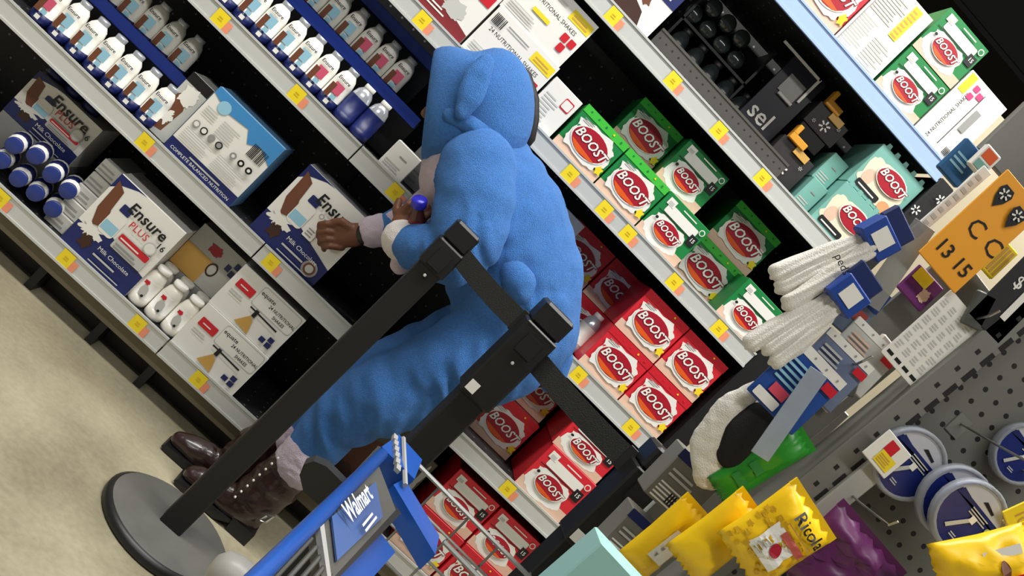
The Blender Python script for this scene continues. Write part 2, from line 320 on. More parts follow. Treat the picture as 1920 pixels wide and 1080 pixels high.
def shakes_front(w_, h):
    p = Print(); p.rect(-w_/2, 0, w_/2, h, WHITE); p.text('24 NUTRITIONAL SHAKES', -w_*.02, h*.6, w_*.075, BLACK, 0, 0, 0, .9); p.rect(w_*.16, h*.72, w_*.48, h*.92, YEL); p.lines(w_*.2, h*.76, w_*.46, h*.88, 2, GOLD)
    for a, b in ((.26, .36), (.37, .36), (.3, .18)): p.rrect(w_*a, h*b, w_*a+w_*.09, h*b+h*.15, h*.02, RED)
    p.rrect(-w_*.2, h*.36, w_*.06, h*.44, h*.02, YEL); p.bars(-w_*.46, h*.7, -w_*.3, h*.9, 9, BLACK); p.lines(-w_*.26, h*.84, w_*.1, h*.9, 1, GREY); p.lines(-w_*.45, h*.1, 0, h*.28, 4, LGREY); return p
def facts_front(w_, h):
    p = Print(); p.rect(-w_/2, 0, w_/2, h, WHITE); p.lines(-w_*.44, h*.05, -w_*.05, h*.5, 12, LGREY, .5, 2); p.lines(0, h*.05, w_*.44, h*.4, 9, LGREY, .5, 8); p.lines(-w_*.44, h*.56, w_*.1, h*.9, 9, LGREY)
    p.rect(w_*.12, h*.5, w_*.3, h*.96, YEL); p.lines(w_*.14, h*.52, w_*.28, h*.94, 8, GOLD); p.rect(-w_*.46, h*.03, -w_*.445, h*.95, GREY); return p
def cookie_front(w_, h):
    p = Print(); p.rect(-w_/2, 0, w_/2, h, WHITE); p.poly([(-w_/2, 0), (w_/2, 0), (w_/2, h*.15), (-w_*.1, h*.3), (-w_*.3, h*.8), (-w_/2, h)], mat('maroon_print', (130, 40, 44), .45)); p.oval(-w_*.05, h*.4, w_*.13, w_*.13, BROWN); p.blob(w_*.18, h*.3, w_*.14, h*.12, LGREY, 3, .2); p.lines(-w_*.4, h*.1, w_*.2, h*.2, 2, WHITE); p.rect(w_*.3, h*.62, w_*.46, h*.8, RED); return p
def choc_front(w_, h):
    p = Print(); p.rect(-w_/2, 0, w_/2, h, WHITE); p.poly([(-w_/2, 0), (w_*.3, 0), (w_*.2, h*.22), (-w_*.15, h*.35), (-w_/2, h*.6)], DBROWN); p.blob(0, h*.5, w_*.2, h*.2, BROWN, 6, .25); p.rect(w_*.05, h*.55, w_/2, h*.95, NAVY); p.lines(w_*.1, h*.62, w_*.4, h*.88, 3, WHITE); return p
def food_front(w_, h):
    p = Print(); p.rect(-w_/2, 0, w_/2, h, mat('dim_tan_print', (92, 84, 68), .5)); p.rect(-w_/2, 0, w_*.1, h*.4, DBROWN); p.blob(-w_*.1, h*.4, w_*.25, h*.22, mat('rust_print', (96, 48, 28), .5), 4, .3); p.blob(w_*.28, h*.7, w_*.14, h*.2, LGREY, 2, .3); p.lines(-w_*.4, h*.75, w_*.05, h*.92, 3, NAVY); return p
def heart_front(w_, h):
    p = Print(); p.rect(-w_/2, 0, w_/2, h, LGREY); p.rect(-w_/2, 0, w_*.05, h*.55, GOLD); p.oval(w_*.12, h*.42, w_*.1, h*.15, DBROWN); p.oval(w_*.12, h*.42, w_*.07, h*.11, LGREY); p.blob(-w_*.05, h*.75, w_*.12, h*.1, DRED, 3, .2)
    for a, b in ((.25, .6), (.36, .74), (.36, .55)): p.rect(w_*a, h*b, w_*a+w_*.09, h*b+h*.13, NAVY)
    return p
# ------------------------------------------------------------------ bottom shelf goods
z = SZ[0]
carton('shake_box', 'white and navy shake box with red PLUS lettering beside white bottles', 'box', -.478, z, .232, .248, .16, .006, WHITE, 'eplus', ensure_front(True), group='16-bottle shake boxes')
carton('shake_box', 'shaded white shake box behind the blue-capped bottles', 'box', -.86, z+.115, .232, .15, .16, .14, WHITE, 'eplus', ensure_front(True), group='16-bottle shake boxes')
carton('storage_carton', 'plain grey carton under the shaded shake box, behind blue caps', 'box', -.86, z, .232, .113, .2, .14, GREY)
for k in range(5):
    t = carton('flat_carton', 'thin grey-white flat carton in pile left of the PLUS box, %s from shelf' % ('first', 'second', 'third', 'fourth', 'fifth')[k], 'carton', -.634+.003*(k % 2), z+k*.047, .066, .045, .2, .03+.008*k, LGREY, 'flat', lambda w_, h: Print().lines(-w_*.45, h*.2, w_*.4, h*.8, 2, GREY), group='flat cartons left of the PLUS box')
carton('shake_box', 'lower white 24-shake box on the bottom shelf, red tag', 'box', -.073, z, .23, .15, .34, .004, WHITE, 'eq', equate_front, group='24-shake boxes on the bottom shelf')
carton('shake_box', 'upper white 24-shake box stacked on its twin, bottom shelf', 'box', -.075, z+.151, .23, .15, .34, .012, WHITE, 'eq', equate_front, rz=1, group='24-shake boxes on the bottom shelf')
carton('snack_carton', 'shaded carton with dark heart emblem behind the small white bottles', 'carton', -.275, z+.13, .17, .15, .16, .12, LGREY, 'heart', heart_front)
carton('storage_carton', 'plain grey carton beneath the heart-emblem carton', 'carton', -.275, z, .17, .128, .2, .12, GREY)
def bottle_mesh(r, h, low, mid, top):
    return MB().lathe([(r*.9, 0), (r, .006), (r, h*.22), (r, h*.22), (r, h*.62), (r*.97, h*.66), (r*.82, h*.8), (r*.5, h*.9), (r*.45, h*.91)], [low, low, low, mid, mid, top, top, top], 14).mesh('body', True)
def cap_mesh(r, h, hh, m, q=.54): return MB().lathe([(r*q*.97, h), (r*q, h+.002), (r*q, h+hh*.9), (r*q*.9, h+hh)], m, 18).mesh('cap', True)
ORD = ['first', 'second', 'third', 'fourth', 'fifth', 'sixth', 'seventh', 'eighth', 'ninth']
def bottle(label, x, y, z, group, key, r, h, low, mid, top, cap, patch=None, rot=(0, 0, 0), cat='bottle'):
    t = thing('shake_bottle', label, cat, (x, y, z), rot, group)
    link('body', cached(('bt', key), lambda: bottle_mesh(r, h, low, mid, top)), t); link('cap', cached(('cp', key), lambda: cap_mesh(r, h*.9, h*.1, cap, {'bluecap': .85, 'milk': .75}.get(key, .54))), t)
    if patch: link('label', cached(('pt', key), patch), t, (0, -r-.0004, 0))
    return t
CLEAR = mat('milky_plastic', (226, 222, 210), .25, 0, .06, 30); SIL = mat('silver_shrink', (190, 194, 200), .18, .4, .3, 60)
def small_patch():
    p = Print(); p.oval(0, .05, .012, .016, LGREY); p.oval(.006, .035, .004, .004, BLACK); p.blob(-.008, .075, .008, .006, RED, 3, .2); return p.mesh('label')
for r_ in range(2):
    for k in range(3):
        bottle('small milky white bottle in pack of six beside the PLUS box, %s row %s' % (('front', 'back')[r_], ('left', 'middle', 'right')[k]), -.336+.0605*k, .036+.062*r_, z, 'milky bottles beside the PLUS box', 'milk', .0295, .13, CLEAR, WHITE, CLEAR, WHITE, small_patch)
NAVYCAP = mat('navy_cap', (40, 56, 122), .3)
for k, (xx, zz) in enumerate(((-.775, .274), (-.712, .266), (-.653, .264), (-.766, .2), (-.709, .203), (-.833, .255), (-.83, .205), (-.648, .203))):
    xx -= .04; zz += .004 if zz < .22 else .008
    bottle('white bottle lying with blue cap facing out, %s' % ('upper row second', 'upper row third', 'upper row right end', 'lower row second', 'lower row third', 'upper row left end', 'lower row left end', 'lower row right end')[k], xx, .122, zz+.008, 'blue-capped bottles lying at the left', 'bluecap', .0275, .13, WHITE, NAVY, WHITE, NAVYCAP, None, (R(86), 0, R(14)))
for k in range(3): bottle('silvery bottle standing on the shaded shake box, %s from left' % ORD[k], -.95+.064*k, .19, z+.267, 'bottles on the shaded shake box', 'ens_sil', .03, .13, NAVY, SIL, SIL, WHITE)
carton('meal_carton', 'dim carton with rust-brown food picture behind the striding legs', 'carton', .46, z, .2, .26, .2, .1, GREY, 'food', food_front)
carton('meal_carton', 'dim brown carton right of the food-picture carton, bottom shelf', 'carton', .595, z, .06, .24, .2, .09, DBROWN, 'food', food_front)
for c, xx in enumerate((.745, .918)):
    for r_ in range(2):
        boost('big' if r_ == 0 else 'small', 'red', 'red shake carton behind the trolley wires, %s column, %s tier' % (('left', 'right')[c], ('lower', 'upper')[r_]), xx, z+r_*.15, .01+.01*r_, group='red cartons on the bottom shelf')
# ------------------------------------------------------------------ second shelf goods
z = SZ[1]
def ensure_patch(c):
    def fn():
        p = Print(); p.rect(-.012, .046, .018, .078, c); p.rect(-.02, .028, -.004, .07, BROWN); p.rect(-.004, .010, .010, .022, WHITE); p.rect(.0, .03, .016, .042, LBLUE); p.text('Ensure', .002, .092, .0145, BLACK, .1, .02); return p.mesh('label')
    return fn
def ens_row(n, x0, y, z, where, flavs, grp, dx=.062, dark=()):
    for k in range(n):
        fl = flavs[k % len(flavs)]; cc = {'brown': LBLUE, 'pink': mat('pink_print', (214, 90, 120), .4), 'navy': NAVY}[fl]
        if fl == 'navy': bottle('dark navy shake bottle %s, %s from left' % (where, ORD[k]), x0+k*dx, y, z, grp, 'ens_navy', .0305, .132, NAVY, NAVY, SIL, WHITE, None)
        else: bottle('white bottle with %s label %s, %s from left' % (('light blue', 'pink')[fl == 'pink'], where, ORD[k]), x0+k*dx, y, z, grp, 'ens_'+fl, .0305, .132, NAVY, WHITE, WHITE, SIL, ensure_patch(cc))
def tray(label, x0, x1, y, z, d):
    t = thing('display_tray', label, 'tray', ((x0+x1)/2, y, z)); hw = (x1-x0)/2
    MB().box(-hw, hw, 0, d, 0, .006, BLUEP).build('base', t); MB().box(-hw, hw, -.003, .003, 0, .034, BLUEP, .001).build('front_rail', t); MB().box(-hw, hw, d-.004, d, -.125, .02, DARKP).build('back_support', t)
ens_row(7, -1.03, .034, z, 'in second-shelf front row', ['pink', 'brown', 'brown', 'brown', 'brown', 'brown', 'brown', 'pink'], 'bottles in the front row of the second shelf')
tray('blue plastic tray carrying the upper bottles, second shelf', -1.06, -.655, .075, z+.132, .1)
ens_row(6, -1.03, .118, z+.14, 'on second-shelf blue tray', ['brown'], 'bottles on the blue tray, second shelf')
carton('shake_box', 'white shake box turned backwards showing facts panel and navy band', 'box', -.45, z, .238, .226, .16, .006, mat('pale_blue_edge', (120, 170, 215), .4), 'eback', ensure_back)
def splash(w_, h):
    p = Print(); p.rect(-w_/2, 0, w_/2, h, LGREY); p.rect(-w_/2, h*.85, w_/2, h, BLACK); p.poly([(-w_*.5, h*.05), (w_*.1, h*.1), (w_*.2, h*.5), (-w_*.1, h*.75), (-w_*.45, h*.6)], BROWN); p.blob(0, h*.7, w_*.3, h*.14, WHITE, 3, .2); p.blob(-w_*.1, h*.3, w_*.2, h*.1, WHITE, 4, .4); return p
carton('shake_box', 'grey shake box with brown chocolate splash left of the facts-panel box', 'box', -.614, z, .076, .2, .15, .03, LGREY, 'splash', splash, rz=-3)
carton('shake_box', 'white and navy shake box being grasped by the bending shopper', 'box', -.136, z, .24, .245, .16, .012, mat('white_box_edge', (214, 216, 220), .4), 'eorig', ensure_front(False), rz=1)
boost('big', 'red', 'shaded red carton set back on second shelf behind belt post', .69, z, .14, group='red cartons on the second shelf')
boost('small', 'red', 'red carton at the front right of the second shelf', .893, z, .006, .185, .16, group='red cartons on the second shelf')
boost('small', 'red', 'red carton stacked on another at right of the second shelf', .888, z+.161, .012, .185, .125, group='red cartons on the second shelf')
boost('big', 'red', 'shaded red carton stacked deep on second shelf behind belt', .69, z+.15, .18, group='red cartons on the second shelf')
# ------------------------------------------------------------------ third shelf goods
z = SZ[2]
ens_row(9, -.72, .034, z, 'in third-shelf front row', ['brown', 'brown', 'brown', 'brown', 'brown', 'pink', 'pink', 'navy', 'navy'], 'bottles in the front row of the third shelf')
tray('blue plastic tray carrying the upper bottles, third shelf', -.75, -.13, .075, z+.132, .1)
tray('blue plastic rail tray above the uppermost bottles, third shelf', -.75, -.2, .16, z+.282, .08)
ens_row(8, -.70, .118, z+.14, 'on third-shelf blue tray', ['brown', 'brown', 'brown', 'brown', 'brown', 'pink', 'pink', 'pink'], 'bottles on the blue tray, third shelf')
def plain(w_, h): p = Print(); p.lines(-w_*.4, h*.1, w_*.3, h*.35, 3, LGREY); p.rect(-w_*.1, h*.6, w_*.2, h*.64, GREY); return p
for k in range(3): carton('small_box', 'small plain white box %s, right of the navy bottles' % ('at shelf front', 'stacked second', 'stacked on top')[k], 'box', -.09+.09*(k % 2), z+(.09 if k == 1 else 0)*1, .085, .085, .12, .01+.1*(k == 2), WHITE, 'plain', plain) if k < 2 else carton('small_box', 'small plain white box at back, right of the navy bottles', 'box', -.04, z, .085, .16, .1, .2, WHITE, 'plain', plain)
carton('small_box', 'white box peeking out behind the blue back, third shelf', 'box', .37, z, .11, .29, .12, .12, WHITE, 'plain', plain)
for c, xx in enumerate((.755, .925)):
    for r_ in range(2): boost('big', 'red', 'bright red carton in front block on third shelf, %s %s' % (('lower', 'upper')[r_], ('left', 'right')[c]), xx, z+r_*.15, .008+.006*r_, group='red cartons in block on the third shelf')
for c, xx in enumerate((.49, .66)):
    for r_ in range(2): boost('big', 'red', 'shaded red carton deep on third shelf, %s %s' % (('lower', 'upper')[r_], ('left', 'right')[c]), xx, z+r_*.15, .215, group='red cartons deep on the third shelf')
bottle('clear bottle standing beside the red carton block', .65, .12, z, None, 'clr', .03, .14, SIL, CLEAR, SIL, WHITE)
# ------------------------------------------------------------------ fourth shelf goods
z = SZ[3]
carton('cookie_box', 'white and maroon box with brown cookie, left above blue hood', 'box', -.315, z, .23, .2, .2, .006, WHITE, 'cookie', cookie_front)
carton('shake_box', 'lower white 24-shake box with yellow band above the hood', 'box', -.075, z, .235, .155, .3, .006, WHITE, 'shk', shakes_front, group='yellow-banded 24-shake boxes')
carton('shake_box', 'upper white 24-shake box with yellow band, stacked, fourth shelf', 'box', -.08, z+.156, .235, .155, .3, .012, WHITE, 'shk', shakes_front, group='yellow-banded 24-shake boxes')
def traywhite(w_, h): p = Print(); p.lines(-w_*.4, h*.1, w_*.1, h*.7, 8, LGREY); p.rrect(w_*.1, h*.6, w_*.4, h*.85, h*.03, RED); p.rrect(w_*.12, h*.63, w_*.38, h*.82, h*.03, WHITE); return p
carton('shake_carton', 'white carton with small print left of the first green carton', 'carton', .103, z, .105, .135, .2, .006, WHITE, 'tw', traywhite)
boost('big', 'green', 'bright green carton next to the white small-print carton', .25, z, .006, .165, .148, group='green cartons on the fourth shelf')
boost('big', 'green', 'bright green carton between two green neighbours, front tier', .42, z, .006, .165, .148, group='green cartons on the fourth shelf')
boost('small', 'green', 'green carton with white bar, front tier right end of trio', .59, z, .006, .165, .148, group='green cartons on the fourth shelf')
boost('big', 'green', 'shaded green carton in upper tier under the dark void', .36, z+.15, .13, .165, .148, group='green cartons on the fourth shelf')
boost('small', 'green', 'green carton with white bar in the upper tier, centre', .53, z+.15, .05, .165, .148, group='green cartons on the fourth shelf')
boost('big', 'green', 'shaded green carton, lower, deep in right of fourth shelf', .775, z, .12, .18, .148, group='green cartons on the fourth shelf')
boost('big', 'green', 'shaded green carton, upper, deep in right of fourth shelf', .79, z+.15, .13, .18, .148, group='green cartons on the fourth shelf')
boost('small', 'green', 'green carton at the right end of fourth shelf beside socks', .935, z, .008, .165, .14, group='green cartons on the fourth shelf')
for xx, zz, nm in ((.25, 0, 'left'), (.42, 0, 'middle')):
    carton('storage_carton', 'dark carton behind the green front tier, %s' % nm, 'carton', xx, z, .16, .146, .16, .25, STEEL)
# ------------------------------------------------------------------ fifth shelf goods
z = SZ[4]
carton('drink_box', 'white and brown chocolate-drink box at the left of fifth shelf', 'box', .05, z, .2, .19, .2, .006, WHITE, 'choc', choc_front)
SMOKE = mat('smoked_plastic', (44, 52, 52), .15, 0, .3, 30, coat=.5); SMK2 = mat('smoked_grey', (70, 76, 76), .25)
for k in range(6): bottle('smoky dark bottle behind the perforated fence, %s from left' % ORD[k], .235+.066*k, .18, z, 'dark bottles on the fifth shelf', 'smoke', .031, .15, SMOKE, SMK2, SMOKE, DARKP)
for k in range(7): bottle('dark bottle lying base out above smoky bottles, %s row, %s from left' % (('lower', 'upper')[k > 3], ORD[k % 4]), .21+.062*(k % 4)+.03*(k > 3), .2, z+.2+.055*(k > 3), 'dark bottles lying on the fifth shelf', 'lying', .028, .14, SMOKE, SMK2, SMOKE, DARKP, None, (R(-90), 0, 0))
t = thing('bottle_rack', 'black wire rack holding the lying dark bottles', 'rack', (.33, .17, z))
MB().box(-.14, .14, .02, .19, .162, .17, DARKP).build('rack_deck', t)
for s in (-1, 1): MB().box(s*.136-.004, s*.136+.004, .02, .19, 0, .3, DARKP).build('rack_side', t)
# black sign boards and orange clips
t = thing('shelf_sign', 'black sign reading sel with white framed edge and grey sticker', 'sign', (.575, .12, z))
MB().box(-.075, .055, 0, .01, 0, .32, mat('sign_black', (24, 22, 34), .4), .001).build('board', t)
MB().box(-.13, .03, -.008, 0, .312, .318, WHITE).box(.024, .032, -.008, 0, .225, .318, WHITE).build('white_edge', t)
MB().box(-.045, .018, -.004, 0, .21, .27, GREY).build('sticker', t)
p = Print(); p.text('sel', -.02, .12, .075, WHITE, 0, .01); p.build('lettering', t)
MB().box(-.07, .0, -.01, 0, .072, .08, WHITE).box(-.035, .02, -.01, 0, .2, .208, LGREY).build('label_strip', t)
ORP = mat('orange_plastic', (214, 150, 40), .4)
def sparkbox(label, x, y, zz, w_, h, oz):
    t = thing('spark_box', label, 'box', (x, y, zz)); MB().box(-w_/2, w_/2, 0, .12, 0, h, mat('charcoal_card', (34, 32, 32), .5, 0, .2, 80), .001).build('body', t)
    p = Print(); p.spark(0, h*.4, .017, WHITE); p.spark(-w_*.3, h*.25, .006, LGREY); p.spark(w_*.3, h*.7, .006, LGREY); p.build('spark_print', t)
    MB().box(-w_*.42, w_*.05, -.012, .02, h, h+.022, ORP, .002).box(-w_*.42, -w_*.3, -.012, .02, h+.02, h+.05, ORP, .002).box(-w_*.1, w_*.3, -.006, .02, h-.02, h+.002, GOLD).build('clip', t)
sparkbox('charcoal box with white starburst and orange clip, fifth shelf', .70, .07, z, .13, .125, 0)
sparkbox('charcoal box with starburst stacked on another, just under top shelf', .705, .09, z+.198, .12, .075, 0)
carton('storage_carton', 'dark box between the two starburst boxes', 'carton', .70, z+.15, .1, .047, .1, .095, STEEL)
carton('magenta_pack', 'small magenta and white pack at front of fifth shelf', 'pack', .655, z, .09, .06, .02, .045, mat('magenta_print', (140, 30, 80), .4), 'mag', lambda w_, h: Print().rect(-w_*.1, h*.1, w_*.45, h*.6, LGREY))
def teal_front(w_, h):
    p = Print(); p.blob(-w_*.05, h*.45, w_*.42, h*.36, mat('pale_cream', (232, 222, 196), .45), 4, .1); p.oval(w_*.25, h*.15, w_*.12, h*.12, mat('peach_print', (224, 160, 110), .4)); p.oval(-w_*.3, h*.35, w_*.1, h*.16, PINK); p.rrect(-w_*.4, h*.08, w_*.1, h*.22, h*.04, BLACK); p.lines(-w_*.35, h*.12, w_*.05, h*.18, 1, WHITE); return p
TL = ('teal', lambda w_, h: boost_logo(DRED, .58, .3, .05)(w_, h))
carton('shake_carton', 'teal and cream carton on fifth shelf, lower of the stack', 'carton', .935, z, .18, .148, .2, .006, TEAL, 'teal', teal_front, group='teal cartons on the fifth shelf', logo=TL, teeth=TEAL)
carton('shake_carton', 'teal and cream carton with torn top directly below the top shelf', 'carton', .934, z+.15, .18, .148, .2, .01, TEAL, 'teal', teal_front, group='teal cartons on the fifth shelf', logo=TL, teeth=TEAL)
for k in range(2): carton('small_box', 'dim teal pack left of the teal cartons, %s' % ('lower', 'upper')[k], 'pack', .81, z+.1*k, .06, .098, .12, .04+.03*k, TEAL, 'plain', plain)
# ------------------------------------------------------------------ top shelf goods
z = SZ[5]
boost('big', 'red', 'red carton alone at the left end of top shelf', .425, z, .006, .175, .2)
carton('shake_box', 'tall white facts-panel box with yellow stripe on top shelf', 'box', .6, z, .165, .24, .2, .006, WHITE, 'facts', facts_front)
boost('small', 'green', 'green carton on the top shelf, lower of two', .777, z, .006, .17, .15, group='green cartons on the top shelf')
boost('small', 'green', 'green carton on the top shelf, upper of two', .777, z+.152, .006, .17, .15, group='green cartons on the top shelf')
def side_shakes(w_, h):
    p = Print(); p.rect(-w_/2, 0, w_/2, h, WHITE); p.text('24 NUTRITIONAL SHAKES', -w_*.22, h*.42, h*.068, BLACK, 0, 0, math.pi/2, .9); p.rect(-w_*.46, h*.72, -w_*.3, h*.98, YEL)
    for a, b in ((-.24, .84), (-.24, .72), (-.1, .8)): p.rrect(w_*a, h*b, w_*a+w_*.12, h*b+h*.08, h*.015, mat('magenta_tile', (214, 60, 120), .4))
    p.rect(w_*.02, h*.1, w_*.035, h*.9, BLACK); p.lines(w_*.1, h*.4, w_*.25, h*.75, 1, GREY, .9); p.bars(w_*.2, h*.06, w_*.4, h*.16, 8, BLACK); return p
carton('shake_box', 'white 24-shake box with sideways lettering at right end of top shelf', 'box', .945, z, .155, .235, .3, .006, WHITE, 'side', side_shakes)
HDR = mat('dark_header', (8, 8, 8), 1, 0, .2, 4); HDR.node_tree.nodes['Principled BSDF'].inputs['Specular IOR Level'].default_value = .1
# dark header hanging beyond the shelving
t = thing('hanging_header', 'dark hanging header board beyond the top shelf', 'sign', (1.45, 1.0, 2.92)); MB().box(-.6, .6, 0, .3, 0, 1.2, HDR, .01).build('board', t); MB().box(-.62, .62, -.01, .31, -.02, .0, HDR).build('lower_trim', t)
for s in (-1, 1): MB().tube([(s*.5, .15, 1.2), (s*.5, .15, 3)], .006, STEEL).build('hanging_rod', t)
# ------------------------------------------------------------------ belt barrier
POST = mat('black_post', (26, 26, 25), .5, .2, .15, 40); SCUFF = mat('scuffed_base', (98, 98, 93), .55, .1, .3, 14); BELT = mat('black_webbing', (24, 25, 22), .75, 0, .1, 60, .3, 400)
def post(label, x, y, h, head=False, wd=.031, br=.175):
    t = thing('barrier_post', label, 'barrier post', (x, y, 0), group='belt barrier posts')
    MB().lathe([(br-.006, 0), (br, .004), (br, .018), (br-.012, .026), (.04, .032)], [DARKP, DARKP, DARKP, SCUFF], 48).build('base', t, True)
    MB().box(-wd, wd, -wd, wd, .028, h-.1, POST, .004).build('pole', t)
    a = .037 if not head else .042
    MB().box(-a, a, -a, a, h-.13 if not head else h-.26, h-.055, POST, .005).build('belt_cassette', t)
    MB().box(-a*.93, a*.93, -a*.93, a*.93, h-.055, h, DARKP, .006).build('cap', t)
    MB().box(-a*.5, a*.5, -a-.004, -a, h-.12, h-.075, DARKP).build('belt_clip', t)
    MB().lathe([(.004, 0), (.003, .002)], STRIP, 8).build('screw', t, loc=(0, -a, h-.145), rot=(R(90), 0, 0))
    if head:
        MB().box(-a*.95, a*.95, -a-.001, -a, h-.0585, h-.0565, STRIP).build('bright_seam', t)
        MB().box(-.035, -.012, -a-.0008, -a, h-.25, h-.225, WHITE).build('sticker', t)
    return t
post('slim black belt post with scuffed round base at aisle edge', .147, -.488, 1.013)
post('black belt post in middle with broad head before the blue onesie', .388, -.70, 1.035, True, .034, .138)
post('black belt post at right before the red cartons', .712, -.87, .995, True, .037, .15)
def belt(label, a, b, z0, z1, hgt=.05):
    t = thing('barrier_belt', label, 'belt', a + (z0,), (0, 0, 0), 'black barrier belts'); a = Vector(a); b = Vector(b); d = b-a; n = Vector((-d.y, d.x)).normalized()*.0012
    m = MB(); N = 8; v = []
    for k in range(N+1):
        q = d*(k/N); zz = (z1-z0)*k/N-.004*math.sin(math.pi*k/N)
        for sy in (-1, 1): v += [(q.x+n.x*sy, q.y+n.y*sy, zz-hgt/2), (q.x+n.x*sy, q.y+n.y*sy, zz+hgt/2)]
    fs = []
    for k in range(N): i = 4*k; j = i+4; fs += [(i, j, j+1, i+1), (i+2, i+3, j+3, j+2), (i+1, j+1, j+3, i+3), (i, i+2, j+2, j)]
    m.add(v, fs+[(0, 1, 3, 2), (4*N, 4*N+2, 4*N+3, 4*N+1)], BELT); m.build('webbing', t)
    MB().box(-.012, .012, -.004, .004, -hgt/2-.003, hgt/2+.003, DARKP, .001).build('end_clip', t, loc=(d.x, d.y, z1-z0), rot=(0, 0, math.atan2(d.y, d.x)))
belt('black belt strap running from slim post to broad-headed post', (.178, -.518), (.352, -.668), .955, .955)
belt('black belt strap running from broad-headed post to right post', (.432, -.72), (.668, -.845), .925, .925)
# ------------------------------------------------------------------ shopping trolley (its basket points right, the handle runs away from the camera)
CB = mat('trolley_blue', (18, 72, 152), .35); CG = mat('trolley_grey', (70, 70, 66), .5, 0, .15, 30); WIRE = mat('chrome_wire', (150, 152, 150), .25, .9); CBL = mat('sign_blue', (60, 88, 140), .3)
t = thing('shopping_trolley', 'wire shopping trolley with blue handle and child seat flap', 'trolley', (.30, -1.5, 0))
def loc(x, y, z_): return (x-.30, y+1.5, z_)
h_ = .72
def quad(pts, z0, th, m, name, parent=t, dz=(0, 0, 0, 0)):
    b = MB(); n = len(pts); v = [loc(x, y, z0+d) for (x, y), d in zip(pts, dz)]+[loc(x, y, z0+d-th) for (x, y), d in zip(pts, dz)]
    b.add(v, [tuple(range(n))[::-1], tuple(range(n, 2*n))]+[(k, (k+1) % n, n+(k+1) % n, n+k) for k in range(n)], m); return b.build(name, parent)
MB().tube([loc(.095, -2.09, h_), loc(.139, -1.841, h_), loc(.236, -1.289, h_)], .0095, CB, 12).build('handle_bar', t, True)
pn = quad([(.178, -1.653), (.236, -1.331), (.287, -1.39), (.214, -1.729)], h_-.002, .014, CG, 'sign_holder', dz=(0, 0, -.012, -.012))
quad([(.190, -1.61), (.236, -1.408), (.264, -1.467), (.217, -1.67)], h_+.0015, .003, CBL, 'sign_plate', pn, (0, 0, -.009, -.009))
quad([(.180, -1.66), (.183, -1.645), (.219, -1.725), (.216, -1.735)], h_+.003, .008, GREY, 'holder_edge', pn, (0, 0, -.01, -.01))
quad([(.20, -1.70), (.282, -1.375), (.297, -1.385), (.214, -1.745)], h_-.014, .012, DARKP, 'holder_edge', pn)
p = Print(); p.text('Walmart', 0, .012, .034, WHITE, 0, .02); p.lines(-.03, -.02, .04, -.006, 2, LGREY)
p.build('sign_lettering', pn, loc=loc(.226, -1.535, h_+.004), rot=(R(-74), 0, math.atan2(.552, .097)))
for k in range(6):
    o = .008+.0085*k; MB().tube([loc(.10+o, -2.09-o*.6, h_-.008), loc(.172+o, -1.665-o*.9, h_-.008)], .0026, CG, 6).build('grip_rib', t)
br = quad([(.228, -1.288), (.254, -1.166), (.307, -1.182), (.296, -1.294)], h_+.008, .04, CB, 'end_bracket')
MB().tube([loc(.262, -1.175, h_+.01), loc(.268, -1.24, h_+.01), loc(.285, -1.33, h_+.002)], .004, GREY, 6).build('bracket_strut', br)
for k in range(6): MB().box(-.004, .004, -.012, .012, 0, .006, GREY).build('bracket_tooth', br, loc=loc(.246+.003*k, -1.21-.022*k, h_+.007))
quad([(.269, -1.345), (.287, -1.285), (.372, -1.335), (.366, -1.41)], h_-.004, .03, CB, 'corner_bumper', dz=(0, 0, -.012, -.012))
quad([(.275, -1.45), (.316, -1.44), (.215, -1.86), (.168, -1.92)], h_-.03, .012, CB, 'seat_flap', dz=(0, -.01, -.01, 0))
for k in range(7):
    zz = h_-.004-.05*k; MB().tube([loc(.305+.004*k, -1.175, zz), loc(.585, -1.193, zz-.005)], .0042 if k == 0 else .0027, WIRE, 6).build('basket_wire', t)
for k in range(4): MB().tube([loc(.36+.07*k, -1.178, h_-.006), loc(.36+.07*k, -1.2, h_-.34)], .0022, WIRE, 6).build('basket_wire', t)
for k in range(4): MB().tube([loc(.36+.07*k, -1.2, h_-.34), loc(.28+.06*k, -1.8, h_-.34)], .0022, WIRE, 6).build('basket_wire', t)
MB().tube([loc(.375, -1.36, h_-.01), loc(.47, -1.37, h_-.012), loc(.56, -1.375, h_-.02)], .0042, WIRE, 6).build('basket_wire', t)
MB().tube([loc(.25, -1.2, h_-.02), loc(.26, -1.21, .45), loc(.3, -1.22, .16), loc(.56, -1.25, .14)], .012, CG, 10).build('frame_tube', t, True)
MB().tube([loc(.11, -2.05, h_-.02), loc(.14, -2.03, .45), loc(.2, -1.95, .16), loc(.56, -1.75, .14)], .012, CG, 10).build('frame_tube', t, True)
for a_, b_ in ((.32, -1.22), (.25, -1.93), (.53, -1.25), (.53, -1.76)):
    MB().lathe([(.045, -.012), (.06, -.008), (.06, .008), (.045, .012)], DARKP, 20).build('wheel', t, True, loc(a_, b_, .061), (R(90), 0, 0)); MB().box(-.012, .012, -.014, .014, 0, .1, CG, .003).build('caster_fork', t, loc=loc(a_, b_, .06))
b = MB(); b.prism([(-.034, -.004), (-.028, -.018), (-.01, -.03), (.04, -.03), (.04, .012), (-.012, .014), (-.028, .008)], -.012, .012, DARKP); b.build('side_paddle', t, loc=loc(.178, -1.45, .695))
MB().tube([loc(.172, -1.3, .437), loc(.18, -1.3, .437), loc(.20, -1.3, .436), loc(.24, -1.3, .434), loc(.42, -1.3, .42)], [.012, .026, .034, .037, .038], mat('grey_bumper', (158, 156, 150), .4, 0, .08, 20), 20).build('grey_bumper', t, True)
